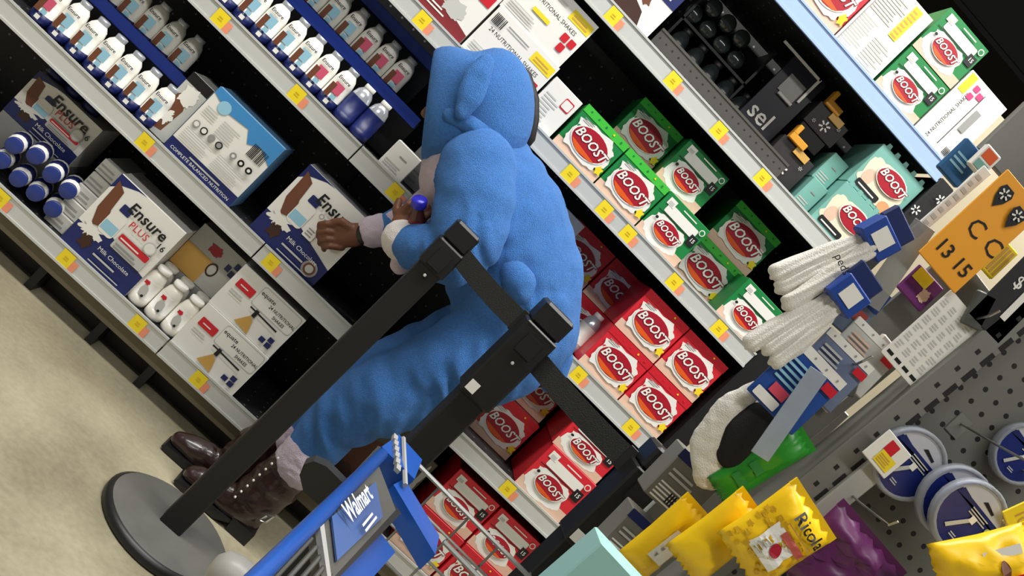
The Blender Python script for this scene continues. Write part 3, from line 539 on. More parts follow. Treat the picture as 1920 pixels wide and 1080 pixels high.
# ------------------------------------------------------------------ checkout-side rack on the right
FY = -1.4; TILT = 4.5
GM = mat('grey_rack_metal', (132, 132, 126), .45, .3, .08, 10); GL = mat('light_rack_metal', (176, 176, 170), .45, .2, .08, 12); SLOT = mat('slot_dark', (20, 20, 20), .7)
t = thing('display_rack', 'grey slotted upright with pegboard panel at right edge', 'rack', (.60, FY, 0), (0, 0, 0))
ct, st = math.cos(R(TILT)), math.sin(R(TILT))
def rp(x, z_): return (x*ct+z_*st, -x*st+z_*ct)      # tilt in the x-z plane about the foot
rot_t = (0, R(TILT), 0)
FX = .60
MB().box(-.048, -.006, -.03, .02, .0, 2.0, GM, .002).build('upright', t, rot=rot_t)
MB().box(-.004, .5, .0, .008, .35, 2.0, PEG).build('pegboard', t, rot=rot_t)
MB().box(-.01, .022, -.04, -.03, 1.03, 1.235, GL, .002).build('label_rail', t, rot=rot_t)
MB().box(.02, .5, -.2, .2, 0, .06, GM, .005).build('foot', t)
b = MB()
for k in range(24): b.box(-.015, -.0075, -.0308, -.03, 1.0+k*.032, 1.0+k*.032+.022, SLOT)
tag(b.build('slot', t, rot=rot_t), kind='stuff')
b = MB()
for k in range(22): b.box(-.032, -.026, -.0306, -.03, 1.0+k*.035, 1.0+k*.035+.007, SLOT)
tag(b.build('front_slot', t, rot=rot_t), kind='stuff')
def hook(label, x, z_, ln, y=FY, dx=.02):
    h = thing('peg_hook', label, 'hook', (x, y, z_), group='wire peg hooks')
    MB().tube([(0, .0, 0), (dx*.4, -ln*.5, .0), (dx, -ln, .003), (dx, -ln-.008, .014)], .0018, WIRE, 6).build('wire', h)
    MB().box(-.012, .012, -.002, .002, -.02, .012, GM).build('back_plate', h)
    return h
hook('thin wire peg hook above the round navy packs', .76, 1.345, .16)
hook('thin wire peg hook below the rail near purple bag', .70, 1.165, .12)
hook('thin wire peg hook at far right of the pegboard', .86, 1.36, .12)
hook('thin wire peg hook behind the hanging card packs', .585, 1.29, .09, -1.39, -.03)
hook('thin wire peg hook beside the coupon sheet', .655, 1.45, .08, -1.39, -.02)
# flat packs: outline box + print
def flat(name, label, cat, x, y, z_, w_, h, tilt, m, pfn=None, th=.008, group=None, poly=None):
    o = thing(name, label, cat, (x, y, z_), (0, R(tilt), 0), group)
    if poly: MB().prism(poly, 0, th, m).build('card', o)
    else: MB().box(-w_/2, w_/2, 0, th, -h/2, h/2, m, min(.002, th*.3)).build('card', o)
    if pfn: pfn(w_, h).build('print', o)
    return o
def round_print(w_, h):
    p = Print(); r = w_/2*.93; p.oval(0, 0, r, r, mat('navy_pack', (26, 40, 110), .3))
    p.poly([(r*math.cos(R(a)), r*math.sin(R(a))) for a in range(25, 156, 10)], mat('silver_print', (190, 192, 200), .3)); p.poly([(r*.95*math.cos(R(a)), r*.95*math.sin(R(a))) for a in (150, 165, 25, 14)], NAVY)
    p.poly([(-r*.1, r*.6), (r*.4, r*.52), (r*.42, r*.6), (r*.0, r*.7)], BLACK)
    p.lines(-r*.2, r*.1, r*.6, r*.36, 3, LGREY); p.poly([(-r*.42, -r*.62), (-r*.3, -r*.68), (r*.12, -r*.05), (r*.02, r*.02)], LGREY); p.rect(r*.0, -r*.08, r*.2, r*.14, WHITE)
    p.oval(r*.68, r*.12, r*.1, r*.1, mat('lime_print', (180, 200, 110), .4)); p.lines(-r*.1, -r*.75, r*.2, -r*.6, 2, LGREY); return p
RIMM = mat('clear_blister', (200, 206, 214), .12, 0, .05, 30, alpha=.45)
def round_pack(label, x, y, z_, r, tilt):
    o = thing('round_pack', label, 'pack', (x, y, z_), (0, R(tilt), 0), 'round navy blister packs'); n = 28
    MB().prism([(r*.95*math.cos(2*math.pi*k/n), r*.95*math.sin(2*math.pi*k/n)) for k in range(n)], 0, .012, mat('navy_pack', (26, 40, 110), .3)).build('card', o)
    round_print(2*r, 2*r).build('print', o)
    MB().lathe([(r*.93, -.006), (r*1.06, -.002), (r*1.06, .006), (r*.95, .01)], RIMM, 32).build('blister_rim', o, True, rot=(R(90), 0, 0)) if False else None
    m = MB(); v = []; fs = []
    for k in range(n):
        a = 2*math.pi*k/n
        for rr_, yy in ((r*.94, -.004), (r*1.05, -.004), (r*1.08, .008), (r*.94, .008)): v.append((rr_*math.cos(a), yy, rr_*math.sin(a)))
    for k in range(n):
        i = 4*k; j = 4*((k+1) % n)
        for q in range(4): fs.append((i+q, i+(q+1) % 4, j+(q+1) % 4, j+q))
    m.add(v, fs, RIMM); m.build('blister_rim', o, True)
    return o
round_pack('round navy pack upper left, partly under the price tag', .728, -1.44, 1.25, .049, 4)
round_pack('round navy pack at front, lower right of the three', .81, -1.49, 1.252, .049, 4)
round_pack('round navy pack peeking out behind the front one', .80, -1.462, 1.256, .049, 4)
round_pack('round blue pack cut off at right picture edge', .845, -1.42, 1.375, .042, 0)
def price_print(w_, h): p = Print(); p.rect(-w_*.22, h*.0, w_*.12, h*.38, RED); p.rect(-w_*.2, -h*.38, w_*.36, h*.02, YEL); p.lines(-w_*.16, -h*.32, w_*.3, -h*.04, 4, GOLD); return p
flat('price_tag', 'white price card with red and yellow blocks on the rail', 'price tag', .688, -1.452, 1.236, .05, .048, 4, WHITE, price_print, .003)
flat('price_tag', 'yellow price tag at right picture edge beside navy packs', 'price tag', .853, -1.5, 1.3, .035, .04, 20, YEL, lambda w_, h: Print().text('10', 0, 0, .02, GOLD), .003)
flat('foil_pack', 'ridged gold foil pack below the yellow tag at right edge', 'pack', .862, -1.49, 1.258, .04, .045, 10, mat('gold_foil', (170, 120, 50), .3, .5, .2, 40), lambda w_, h: Print().bars(-w_*.45, -h*.45, w_*.45, h*.45, 8, BROWN), .012)
flat('bracket_block', 'dark grey plastic bracket among the hanging cards', 'bracket', .598, -1.41, 1.275, .024, .045, -30, mat('clip_grey', (84, 86, 82), .35), None, .012)
# candy bags
YB = mat('yellow_bag', (246, 200, 20), .3, 0, .06, 30)
def bag(name, label, x, y, z_, w_, h, tilt, m, pfn=None, puff=.02, group=None, rz=0, wr=0, cat='bag'):
    o = thing(name, label, cat, (x, y, z_), (0, R(tilt), R(rz)), group); N = 14; v = []; fs = []
    for sgn in (-1, 1):
        for i in range(N+1):
            for j in range(N+1):
                a, c = i/N*2-1, j/N*2-1; e = max(0, 1-abs(a)**3)*max(0, 1-abs(c)**5)
                sq = 1-.06*(1-abs(a))*0-.05*(1-c*c)*0
                zz = c*h/2+(.004*math.sin(i*2.3+sgn) if abs(c) == 1 else 0)
                nz = noise.noise(Vector((a*2+x*9, c*2.5, z_*7)))*.35+noise.noise(Vector((a*5+x*5, c*6*(1+wr), 3.3)))*(.25+wr*.5)
                v.append((a*w_/2*(1-.05*(1-abs(c))), sgn*(puff*e*(1+nz)+.0008), zz))
    M = (N+1)**2
    for sgn in (0, 1):
        for i in range(N):
            for j in range(N):
                q = [sgn*M+i*(N+1)+j, sgn*M+(i+1)*(N+1)+j, sgn*M+(i+1)*(N+1)+j+1, sgn*M+i*(N+1)+j+1]; fs.append(q if sgn == 0 else q[::-1])
    for i in range(N):
        for a_, b_ in (((i)*(N+1), (i+1)*(N+1)), ((i+1)*(N+1)+N, i*(N+1)+N)): fs.append((b_, a_, M+a_, M+b_))
        for a_, b_ in ((i+1, i), (N*(N+1)+i, N*(N+1)+i+1)): fs.append((b_, a_, M+a_, M+b_))
    b_ = MB(); b_.add(v, fs, m); b_.build('pouch', o, True)
    if pfn:
        p = pfn(w_, h); pv = []
        for (vx, vy, vz) in p.v:
            a, c = vx/(w_/2), vz/(h/2); e = max(0, 1-min(1, abs(a))**3)*max(0, 1-min(1, abs(c))**5)
            nz = noise.noise(Vector((a*2+x*9, c*2.5, z_*7)))*.35+noise.noise(Vector((a*5+x*5, c*6*(1+wr), 3.3)))*(.25+wr*.5)
            pv.append((vx*(1-.05*(1-abs(c))), -(puff*e*(1+nz)+.0026)+vy, vz))
        p.v = pv; p.build('print', o)
    b2 = MB(); b2.box(-w_/2, w_/2, -.0012, .0012, h/2-.004, h/2+.008, m); b2.build('seal', o)
    return o
def grid_rect(p, x0, z0, x1, z1, m, n=6):
    y = p._y(); v = []; f = []
    for i in range(n+1):
        for j in range(n+1): v.append((x0+(x1-x0)*i/n, y, z0+(z1-z0)*j/n))
    for i in range(n):
        for j in range(n): a = i*(n+1)+j; f.append((a, a+n+1, a+n+2, a+1))
    p.add(v, f, m)
def ricola(w_, h):
    p = Print(); rr = random.Random(5)
    for k in range(46):
        a, c = rr.uniform(-.44, .44)*w_, rr.uniform(-.44, .18)*h; p.blob(a, c, .004, .003, mat('mustard_print', (206, 160, 14), .4), k, .4, 10); p.l -= 1
    grid_rect(p, -w_*.26, -h*.3, w_*.24, h*.12, WHITE); p.l += 2; grid_rect(p, -w_*.1, h*.04, w_*.36, h*.13, mat('pink_red_print', (200, 90, 80), .4)); p.oval(w_*.04, -h*.1, w_*.09, h*.08, DRED); p.lines(-w_*.22, -h*.26, -w_*.06, -h*.06, 4, LGREY)
    p.text('Ricola', w_*.08, h*.33, w_*.24, BLACK, .35, .015); p.lines(-w_*.2, h*.19, w_*.35, h*.22, 1, GOLD); return p
bag('candy_bag', 'large yellow candy bag with white label, front of the pegs', .625, -1.52, 1.055, .105, .112, 10, YB, ricola, .016, 'yellow candy bags', 6)
bag('candy_bag', 'yellow candy bag tucked behind the large one', .588, -1.492, 1.0, .085, .115, 8, YB, None, .014, 'yellow candy bags', 14)
bag('candy_bag', 'yellow candy bag lowest left, white label and brown drop', .556, -1.452, .945, .07, .115, 4, YB, lambda w_, h: Print().rect(-w_*.2, -h*.25, w_*.25, h*.2, WHITE).oval(w_*.2, h*.08, w_*.1, h*.06, BROWN).lines(-w_*.1, -h*.2, 0, h*.1, 3, GREY), .014, 'yellow candy bags', 20)
bag('candy_bag', 'yellow candy bag slumped at bottom right corner', .825, -1.56, 1.215, .09, .12, 30, YB, lambda w_, h: Print().rect(-w_*.3, -h*.05, w_*.3, h*.35, WHITE).oval(0, h*.12, w_*.15, h*.05, BROWN).rect(w_*.1, h*.18, w_*.26, h*.3, RED), .022, 'yellow candy bags', -10)
bag('snack_bag', 'wrinkled purple bag below the candy bags', .735, -1.49, 1.085, .145, .11, 3, mat('purple_bag', (92, 34, 84), .35, 0, .15, 20), None, .02, None, 4, 1.2)
bag('snack_bag', 'slim bright green packet behind the yellow bags', .585, -1.43, 1.105, .05, .135, 12, mat('green_pack', (40, 140, 40), .3, 0, .1, 25), lambda w_, h: Print().lines(-w_*.3, -h*.3, w_*.2, h*.1, 2, GREEN), .012)
flat('backing_panel', 'grey rack side panel behind the hanging cards and coupon sheet', 'panel', .605, -1.372, 1.29, .085, .44, 4, GM, None, .006)
# grey boxes, teal box
def greyprint(w_, h): p = Print(); p.rect(-w_/2, h*.32, w_/2, h*.5, NAVY); p.lines(-w_*.4, -h*.45, w_*.4, -h*.1, 5, WHITE); p.bars(-w_*.1, -h*.4, w_*.3, -h*.2, 7, BLACK); p.lines(-w_*.4, 0, w_*.2, h*.2, 2, LGREY); return p
flat('small_pack', 'grey pack with navy top edge beside right belt post, upper', 'pack', .592, -1.30, 1.0, .085, .09, -2, mat('grey_pack', (120, 118, 110), .4, 0, .1, 30), greyprint, .05, 'grey packs beside the post')
flat('small_pack', 'grey pack with navy top edge beside right belt post, lower', 'pack', .602, -1.30, .885, .08, .085, -2, mat('grey_pack', (120, 118, 110), .4, 0, .1, 30), greyprint, .05, 'grey packs beside the post')
flat('backing_panel', 'grey rack panel behind the packs beside right belt post', 'panel', .665, -1.235, .95, .12, .62, 0, GL, None, .012)
flat('teal_box', 'pale teal box corner at the bottom of the picture', 'box', .476, -1.62, .862, .1, .1, 3, mat('pale_teal', (150, 196, 190), .4), lambda w_, h: Print().poly([(w_*.3, -h*.5), (w_*.5, -h*.5), (w_*.5, h*.5), (w_*.1, h*.5)], WHITE), .05)
# cards on pegs left of the upright
def card_hdr(c2, txt=RED):
    def fn(w_, h):
        p = Print(); p.rect(-w_/2, h*.36, w_/2, h*.5, WHITE)
        for k in range(4): p.oval(-w_*.36+k*w_*.24, h*.43, .0016, .0016, GREY)
        p.lines(-w_*.4, -h*.1, w_*.1, h*.3, 5, c2); p.rect(-w_*.3, -h*.3, w_*.0, -h*.15, txt); p.rrect(-w_*.45, -h*.47, w_*.0, -h*.33, h*.02, WHITE); p.rect(w_*.25, h*.2, w_*.48, h*.33, RED); return p
    return fn
BC = mat('blue_card', (34, 74, 150), .35, 0, .08, 30); BC2 = mat('grey_blue_card', (110, 122, 150), .35)
flat('hanging_card', 'blue hanging pack with white header, nearest of the cards', 'pack', .532, -1.45, 1.212, .09, .1, 0, BC, card_hdr(LBLUE, mat('pink_red_print2', (220, 80, 100), .4)), .006, 'hanging card packs')
flat('hanging_card', 'grey-blue hanging pack second from the front, red print', 'pack', .56, -1.425, 1.262, .085, .085, -2, BC2, card_hdr(LGREY), .006, 'hanging card packs')
flat('hanging_card', 'pale hanging pack third from the front, white header', 'pack', .585, -1.405, 1.305, .085, .08, -2, LGREY, card_hdr(PINK, CREAM), .006, 'hanging card packs')
flat('hanging_card', 'navy and grey hanging pack beneath the upper socks', 'pack', .528, -1.40, 1.35, .062, .08, -5, mat('slate_pack', (100, 112, 130), .35), lambda w_, h: Print().rect(-w_/2, h*.1, w_/2, h*.5, mat('deep_blue_print', (24, 54, 120), .4)).lines(-w_*.4, h*.15, w_*.3, h*.4, 4, LBLUE).rect(w_*.1, -h*.2, w_*.4, h*.0, mat('brick_print', (150, 60, 50), .4)), .008)
MILK = mat('frosted_strip', (168, 178, 190), .25, 0, .12, 30, alpha=.7)
flat('clip_strip', 'frosted plastic strip hanging across the blue pack', 'strip', .543, -1.47, 1.178, .028, .135, -12, MILK, None, .0015)
flat('clip_strip', 'clear grey plastic strip behind the upper socks', 'strip', .523, -1.41, 1.425, .034, .13, -12, mat('smoky_strip', (150, 150, 146), .2, 0, .1, 20, alpha=.75), None, .0015)
for k, (xx, zz, ww, hh) in enumerate(((.60, 1.262, .05, .075), (.615, 1.325, .045, .06))): flat('tag_pack', 'cream pack with small red print beside the upright, %s' % ('lower', 'upper')[k], 'pack', xx, -1.385, zz, ww, hh, 4, mat('cream_card', (220, 208, 196), .4), lambda w_, h: Print().lines(-w_*.4, -h*.4, w_*.4, h*.1, 5, PINK).lines(-w_*.3, h*.2, w_*.3, h*.4, 2, RED), .01)
def sheet(w_, h):
    p = Print(); p.rect(-w_/2, -h/2, w_/2, h/2, WHITE)
    for k in range(4):
        for j in range(6): p.lines(-w_*.46+k*w_*.24, -h*.34+j*h*.13, -w_*.46+k*w_*.24+w_*.17, -h*.34+j*h*.13+h*.1, 3, LGREY, .5, k*7+j); p.l -= 1
        p.rect(-w_*.46+k*w_*.24, -h*.45, -w_*.3+k*w_*.24, -h*.41, BLACK); p.l -= 1
    return p
flat('coupon_sheet', 'white sheet of grey printed coupon columns beside the upright', 'sheet', .629, -1.42, 1.39, .068, .125, 2, WHITE, sheet, .004)
flat('sheet_clip', 'grey plastic clip holding the coupon sheet', 'clip', .642, -1.43, 1.46, .028, .05, -20, mat('clip_grey', (104, 106, 102), .4), None, .01)
def orange_sign(w_, h):
    p = Print(); p.text('C C', w_*.12, -h*.02, w_*.46, BLACK, 0, 0); p.text('13 15', -w_*.0, -h*.32, w_*.36, BLACK, 0, .01)
    for a, b in ((-.22, .34), (.2, .3)):
        p.poly([(w_*(a+q[0]), h*(b+q[1])) for q in ((0, -.14), (.11, -.06), (.15, .02), (.1, .07), (-.1, .07), (-.15, .02), (-.11, -.06))], BLACK); p.spark(w_*a, h*b, w_*.1, WHITE)
    return p
flat('promo_sign', 'orange promotion card with black letters and starburst drops', 'sign', .562, -1.43, 1.53, .078, .158, 1, mat('orange_card', (246, 168, 46), .4, 0, .05, 15), orange_sign, .003)
def dollar(w_, h): p = Print(); p.text('$', -w_*.16, h*.18, w_*.42, WHITE, 0, .01); p.text('1', w_*.14, -h*.08, w_*1.0, WHITE, 0, .03); p.spark(w_*.2, h*.4, w_*.14, WHITE); return p
flat('price_sign', 'black price card with large white one-dollar figure', 'sign', .662, -1.43, 1.503, .062, .112, -2, mat('chalk_black', (30, 30, 32), .6, 0, .3, 60), dollar, .003)
flat('bright_pack', 'yellow striped pack between orange card and black price card', 'pack', .612, -1.41, 1.53, .04, .05, 0, YEL, lambda w_, h: Print().bars(-w_*.45, -h*.4, w_*.45, h*.4, 6, GOLD), .006)
flat('bright_pack', 'purple and yellow pack below the orange card', 'pack', .575, -1.40, 1.43, .05, .045, 0, mat('violet_pack', (110, 40, 110), .4), lambda w_, h: Print().rect(-w_*.45, h*.05, w_*.1, h*.45, YEL).blob(w_*.2, -h*.1, w_*.15, h*.2, PINK, 3, .2), .006)
flat('grey_header', 'grey header plate above the orange card', 'panel', .60, -1.28, 1.71, .13, .10, 0, GM, None, .012)
flat('bright_pack', 'blue pack behind the orange card top', 'pack', .527, -1.30, 1.622, .045, .06, 0, mat('mid_blue_pack', (30, 90, 140), .4), lambda w_, h: Print().lines(-w_*.4, -h*.2, w_*.3, h*.2, 3, LBLUE), .01)
flat('bright_pack', 'white pack with orange panel below grey header plate', 'pack', .54, -1.32, 1.64, .03, .04, 0, WHITE, lambda w_, h: Print().rect(-w_*.35, 0, w_*.35, h*.4, ORANGE).rect(-w_*.35, -h*.4, w_*.35, -h*.1, TEAL), .01)
flat('header_strip', 'long white label strip left of the orange card', 'strip', .513, -1.405, 1.535, .016, .13, 3, WHITE, lambda w_, h: Print().lines(-w_*.3, -h*.45, w_*.3, h*.45, 9, LGREY), .003)
# ------------------------------------------------------------------ soft bodies: overlapping ellipsoids fused into one surface
def ico(sub=2):
    bm = bmesh.new(); bmesh.ops.create_icosphere(bm, subdivisions=sub, radius=1); bm.verts.index_update()
    g_ = ([v.co.copy() for v in bm.verts], [[v.index for v in f.verts] for f in bm.faces]); bm.free(); return g_
ICO = ico(3)
def fuse(name, chains, voxel, mats, parent, smooth=4, disp=None, faces=None, boxes=()):
    """chains: lists of (x, y, z, r, ry) nodes; one closed continuous surface results"""
    v = []; f = []
    def ell(c, r, ry):
        n = len(v)
        for q in ICO[0]: v.append((c[0]+q.x*r, c[1]+q.y*ry, c[2]+q.z*r))
        for t_ in ICO[1]: f.append([n+k for k in t_])
    for ch in chains:
        ch = [tuple(c) if len(c) == 5 else tuple(c)+(c[3],) for c in ch]
        ell(ch[0], ch[0][3], ch[0][4])
        for a, b in zip(ch, ch[1:]):
            d = math.dist(a[:3], b[:3]); n = max(1, int(d/(.3*min(a[3], b[3], a[4], b[4]))))
            for k in range(1, n+1):
                q = k/n; ell([a[i]+(b[i]-a[i])*q for i in range(3)], a[3]+(b[3]-a[3])*q, a[4]+(b[4]-a[4])*q)
    for bx in boxes:
        m = MB().box(*bx, mats[0]); n = len(v); v += m.v; f += [[n+k for k in q] for q in m.f]
    me = bpy.data.meshes.new(name); me.from_pydata(v, [], f); me.update()
    o = bpy.data.objects.new(name, me); COL.objects.link(o)
    md = o.modifiers.new('r', 'REMESH'); md.mode = 'VOXEL'; md.voxel_size = voxel; md.use_smooth_shade = True
    if smooth: s = o.modifiers.new('s', 'SMOOTH'); s.iterations = smooth; s.factor = .5
    bpy.context.view_layer.update(); dg = bpy.context.evaluated_depsgraph_get()
    me2 = bpy.data.meshes.new_from_object(o.evaluated_get(dg)); bpy.data.objects.remove(o); bpy.data.meshes.remove(me); me2.name = name
    me2.materials.clear()
    for m in mats: me2.materials.append(m)
    if disp:
        nn = [x.vector.copy() for x in me2.vertex_normals]
        for vv, n_ in zip(me2.vertices, nn): vv.co += n_*disp(vv.co, n_)
    if faces:
        for p_ in me2.polygons: p_.material_index = faces(p_.center, p_.normal)
    me2.update(); me2.polygons.foreach_set('use_smooth', [True]*len(me2.polygons))
    return link(name, me2, parent)
# ------------------------------------------------------------------ socks on the rack
SOCK = mat('white_knit', (226, 222, 212), .9, 0, .06, 40, .4, 500, sheen=.3); SOCKG = mat('grey_knit', (150, 146, 138), .9, 0, .1, 40, .4, 500); BAND = mat('sock_band_blue', (28, 66, 150), .4)
def sock_pack(label, x, y, z_, tilt, n, ln, wd, seed):
    t = thing('sock_bundle', label, 'socks', (x, y, z_), (0, R(tilt), 0), 'bundles of white socks'); rr = random.Random(seed)
    for k in range(n):
        ox = (k-(n-1)/2)*wd*.62; oy = -.006*k+rr.uniform(-.004, .004); L = ln*rr.uniform(.9, 1.05)
        fuse('sock', [[(ox*.3, oy, 0, wd*.42, .008), (ox*.7, oy, -L*.35, wd*.5, .010), (ox+rr.uniform(-.004, .004), oy-.002, -L*.7, wd*.52, .012), (ox*1.25-.004, oy-.006, -L, wd*.5, .010)]], .0022, [SOCK], t, 2,
             lambda c, n_: .0012*math.sin(c.x*520+9*noise.noise(Vector((c.x*30, c.y*30, c.z*9))))+.002*noise.noise(Vector((c.x*70, c.y*70, c.z*18))))
    m = MB(); m.box(-wd*1.0, wd*1.0, -.022, .006, -.004, .034, BAND, .002); bo = m.build('paper_band', t); MB().box(-wd*.5, wd*.5, -.0235, -.022, .004, .028, WHITE).build('band_label', bo)
    MB().box(-wd*1.0, wd*1.0, -.01, .002, .034, .06, mat('navy_card_top', (22, 40, 92), .4), .002).build('hanger_card', t); return t
t = sock_pack('long bundle of white socks with blue band, upper on the rack', .465, -1.42, 1.41, 16, 3, .125, .026, 3)
p = Print(); p.text('peds', 0, 0, .016, BLACK, .1, .0); o = p.build('lettering', t, loc=(.0, -.034, -.05))
sock_pack('shorter bundle of white socks with blue band, lower on the rack', .485, -1.44, 1.325, 8, 3, .115, .025, 8)
t = thing('sock_bundle', 'black sock inside a white one hanging under the blue pack', 'socks', (.535, -1.43, 1.15))
fuse('sock', [[(.0, 0, -.005, .024, .011), (.0, 0, -.03, .027, .012), (.012, .002, -.062, .022, .011)]], .003, [mat('black_knit', (20, 20, 22), .9, bump=.3, bscale=500)], t, 3)
fuse('sock', [[(-.03, .006, .02, .012, .01), (-.035, .008, -.02, .02, .012), (-.012, .012, -.07, .034, .012), (.015, .012, -.1, .026, .01)]], .003, [SOCK], t, 3, lambda c, n_: .002*noise.noise(c*90))
# ------------------------------------------------------------------ the shopper
SKIN = mat('brown_skin', (112, 70, 46), .5, 0, .12, 30, .15, 300); FLEECE = mat('blue_fleece', (64, 138, 224), .95, 0, .3, 170, 1, 520, sheen=.12); PALE = mat('pale_lilac_fleece', (206, 190, 204), .95, 0, .06, 30, .5, 420, sheen=.1)
WCUFF = mat('white_fleece', (224, 218, 214), .95, 0, .05, 30, .5, 420); HAIR = mat('black_hair', (22, 18, 17), .6, 0, .2, 60); LEATHER = mat('dark_brown_leather', (48, 28, 26), .3, 0, .25, 14, .15, 60, coat=.3)
PY = -.20; PYO = -.27      # real depth; the pose below is written about PYO and drawn in towards the body
per = thing('person', 'shopper in blue fleece hooded onesie bending to a lower shelf, holding bottle', 'person', (.28, PY, 0))
def L3(x, y, z_, r, ry=None): return (x-.28, (y-PYO)*.8, z_, r, (ry if ry else r)*(.88 if r > .03 else 1))
# skin body: head, neck, torso, limbs and hands in one surface
A = Vector((-.79, 0, -.61)); B_ = Vector((-.61, 0, .79)); HC = Vector((-.05, PY, 1.213))
def hd(a, b, y, r, ry=None): q = HC+A*a+B_*b; return L3(q.x, PYO+y, q.z, r, ry)
head = [[hd(0, .03, 0, .082, .072), hd(-.03, .045, 0, .085, .075)], [hd(.02, -.03, 0, .068, .062), hd(.045, -.075, 0, .038, .036)], [hd(.07, .02, 0, .03, .045)],
        [hd(.085, .012, 0, .009), hd(.108, -.024, 0, .013, .015)], [hd(.085, -.05, -.014, .010), hd(.09, -.05, 0, .011), hd(.085, -.05, .014, .010)], [hd(.082, -.066, -.012, .009), hd(.084, -.066, .012, .009)],
        [hd(.078, .026, -.03, .013), hd(.078, .026, .03, .013)], [hd(-.005, -.01, -.072, .02, .008)], [hd(-.005, -.01, .072, .02, .008)], [hd(-.03, -.05, 0, .055), L3(.07, PYO, 1.12, .06)]]
torso = [[L3(.07, PYO, 1.12, .09, .14), L3(.22, PYO, 1.05, .11, .13), L3(.42, PYO, .9, .12, .14)]]
def leg(y, hx, kx, axx): return [L3(.42, y, .88, .085), L3(kx, y, .52, .055), L3(axx, (y-.31)/2-.0 if y < -.27 else y, .28, .04), L3(axx, -.31 if y < -.27 else y, .12, .036)]
legs = [leg(-.35, .42, .30, .275), leg(-.19, .42, .27, .2)]
arms = [[L3(.07, -.42, 1.12, .06), L3(.185, -.48, .955, .045), L3(.075, -.41, .868, .03), L3(.045, -.395, .872, .027, .022)], [L3(.06, -.12, 1.1, .06), L3(.06, -.085, .92, .042), L3(-.008, -.075, .795, .029, .03)]]
# far hand (reaches the box on the second shelf): palm then five fingers
fh = [[L3(-.012, -.075, .79, .027, .028), L3(-.035, -.072, .755, .034, .022), L3(-.055, -.07, .735, .036, .02)]]
for k, (ox, oz, s) in enumerate(((-.022, .018, .95), (-.006, .004, 1.05), (.010, -.010, 1.0), (.024, -.022, .8))):
    bx, bz = -.066+ox, .722+oz
    fh.append([L3(bx+.008, -.072, bz+.008, .0105), L3(bx-.022*s, -.083, bz-.014*s, .0095), L3(bx-.034*s, -.068, bz-.030*s, .0088), L3(bx-.028*s, -.048, bz-.042*s, .008)])
fh.append([L3(-.05, -.08, .765, .013), L3(-.082, -.088, .762, .0115), L3(-.10, -.078, .742, .0095)])
# near hand: curls up round the bottle
nh = [[L3(.05, -.395, .872, .026, .022), L3(.035, -.392, .895, .03, .02), L3(.03, -.388, .915, .03, .018)]]
for k in range(4):
    s = (.95, 1.05, 1.0, .8)[k]; bx, bz = .012+.017*k, .925+.004*k
    nh.append([L3(bx, -.392, bz-.01, .0105), L3(bx-.002, -.408, bz+.016*s, .0095), L3(bx+.002, -.396, bz+.034*s, .0088), L3(bx+.004, -.378, bz+.036*s, .008)])
nh.append([L3(.02, -.375, .895, .013), L3(-.002, -.36, .908, .0115), L3(-.012, -.345, .926, .0095)])
body = fuse('body', head+torso+legs+arms+fh+nh, .0038, [SKIN], per, 2)
tag(body, 'brown skin of face and hands')
# eyes and brows as small parts on the face
for s in (-1, 1):
    q = HC+A*.088+B_*.012; e = MB().lathe([(.001, -.009), (.007, -.006), (.0095, 0), (.007, .006), (.001, .009)], WHITE, 12).build('eye', per, True, (q.x-.28, s*.028, q.z))
    MB().lathe([(.0042, 0), (.003, .002)], BLACK, 10).build('iris', e, True, (A.x*.008, 0, A.z*.008), (0, R(-128), 0))
    q2 = HC+A*.092+B_*.03; MB().tube([(q2.x-.28, s*.014, q2.z), (q2.x-.28-.002, s*.03, q2.z+.004), (q2.x-.28+.006, s*.042, q2.z)], .003, HAIR, 6).build('eyebrow', per, True)
fuse('hair', [[hd(.035, .075, 0, .06, .07), hd(-.03, .06, 0, .09, .082), hd(-.05, 0, 0, .08, .08)], [hd(.055, .06, -.05, .022), hd(.04, .0, -.068, .018), hd(.02, -.06, -.066, .016)], [hd(.055, .06, .05, .022), hd(.04, .0, .068, .018), hd(.02, -.06, .066, .016)]], .006, [HAIR], per, 2, lambda c, n_: .004*noise.noise(c*60))
# onesie
def wr(c, n_):
    w0 = Vector((c.x+.28, c.y+PYO, c.z)); d = .006*noise.noise(w0*9)+.0035*noise.noise(w0*22)
    if w0.z < .86:      # soft cross folds on the legs
        q = w0.z*1.0+w0.x*.55; d += .006*math.sin(q*62+5*noise.noise(w0*7))*min(1, (.9-w0.z)*3)*max(0, .5+noise.noise(w0*6+Vector((3, 0, 1))))
    if c.y < -.105 and w0.z < 1.05: d += .004*math.sin((w0.x*.8+w0.z)*90+4*noise.noise(w0*9))*max(0, .4+noise.noise(w0*8))
    return d
def zone(c, n_):
    x, z_ = c.x+.28, c.z
    return 1 if (x < .075 and .86 < z_ < 1.1 and -.15 < c.y < .135 and (n_.x < -.25 or n_.z < -.6) and c.y > -.108) else 0
ot = [[L3(.035, PYO, 1.165, .095, .115), L3(.095, PYO, 1.105, .155, .185), L3(.22, PYO, 1.06, .185, .19), L3(.33, PYO, 1.0, .182, .185), L3(.435, PYO, .91, .165, .19), L3(.44, PYO, .84, .15, .18)]]
ol = [[L3(.435, -.345, .84, .145, .11), L3(.375, -.35, .68, .125, .105), L3(.315, -.352, .55, .108, .098), L3(.278, -.335, .44, .088, .088), L3(.282, -.318, .35, .074, .08), L3(.285, -.312, .285, .066, .075)],
      [L3(.435, -.195, .84, .145, .11), L3(.36, -.19, .68, .12, .10), L3(.29, -.188, .52, .10, .095), L3(.24, -.188, .4, .075, .08), L3(.225, -.188, .30, .062, .068)]]
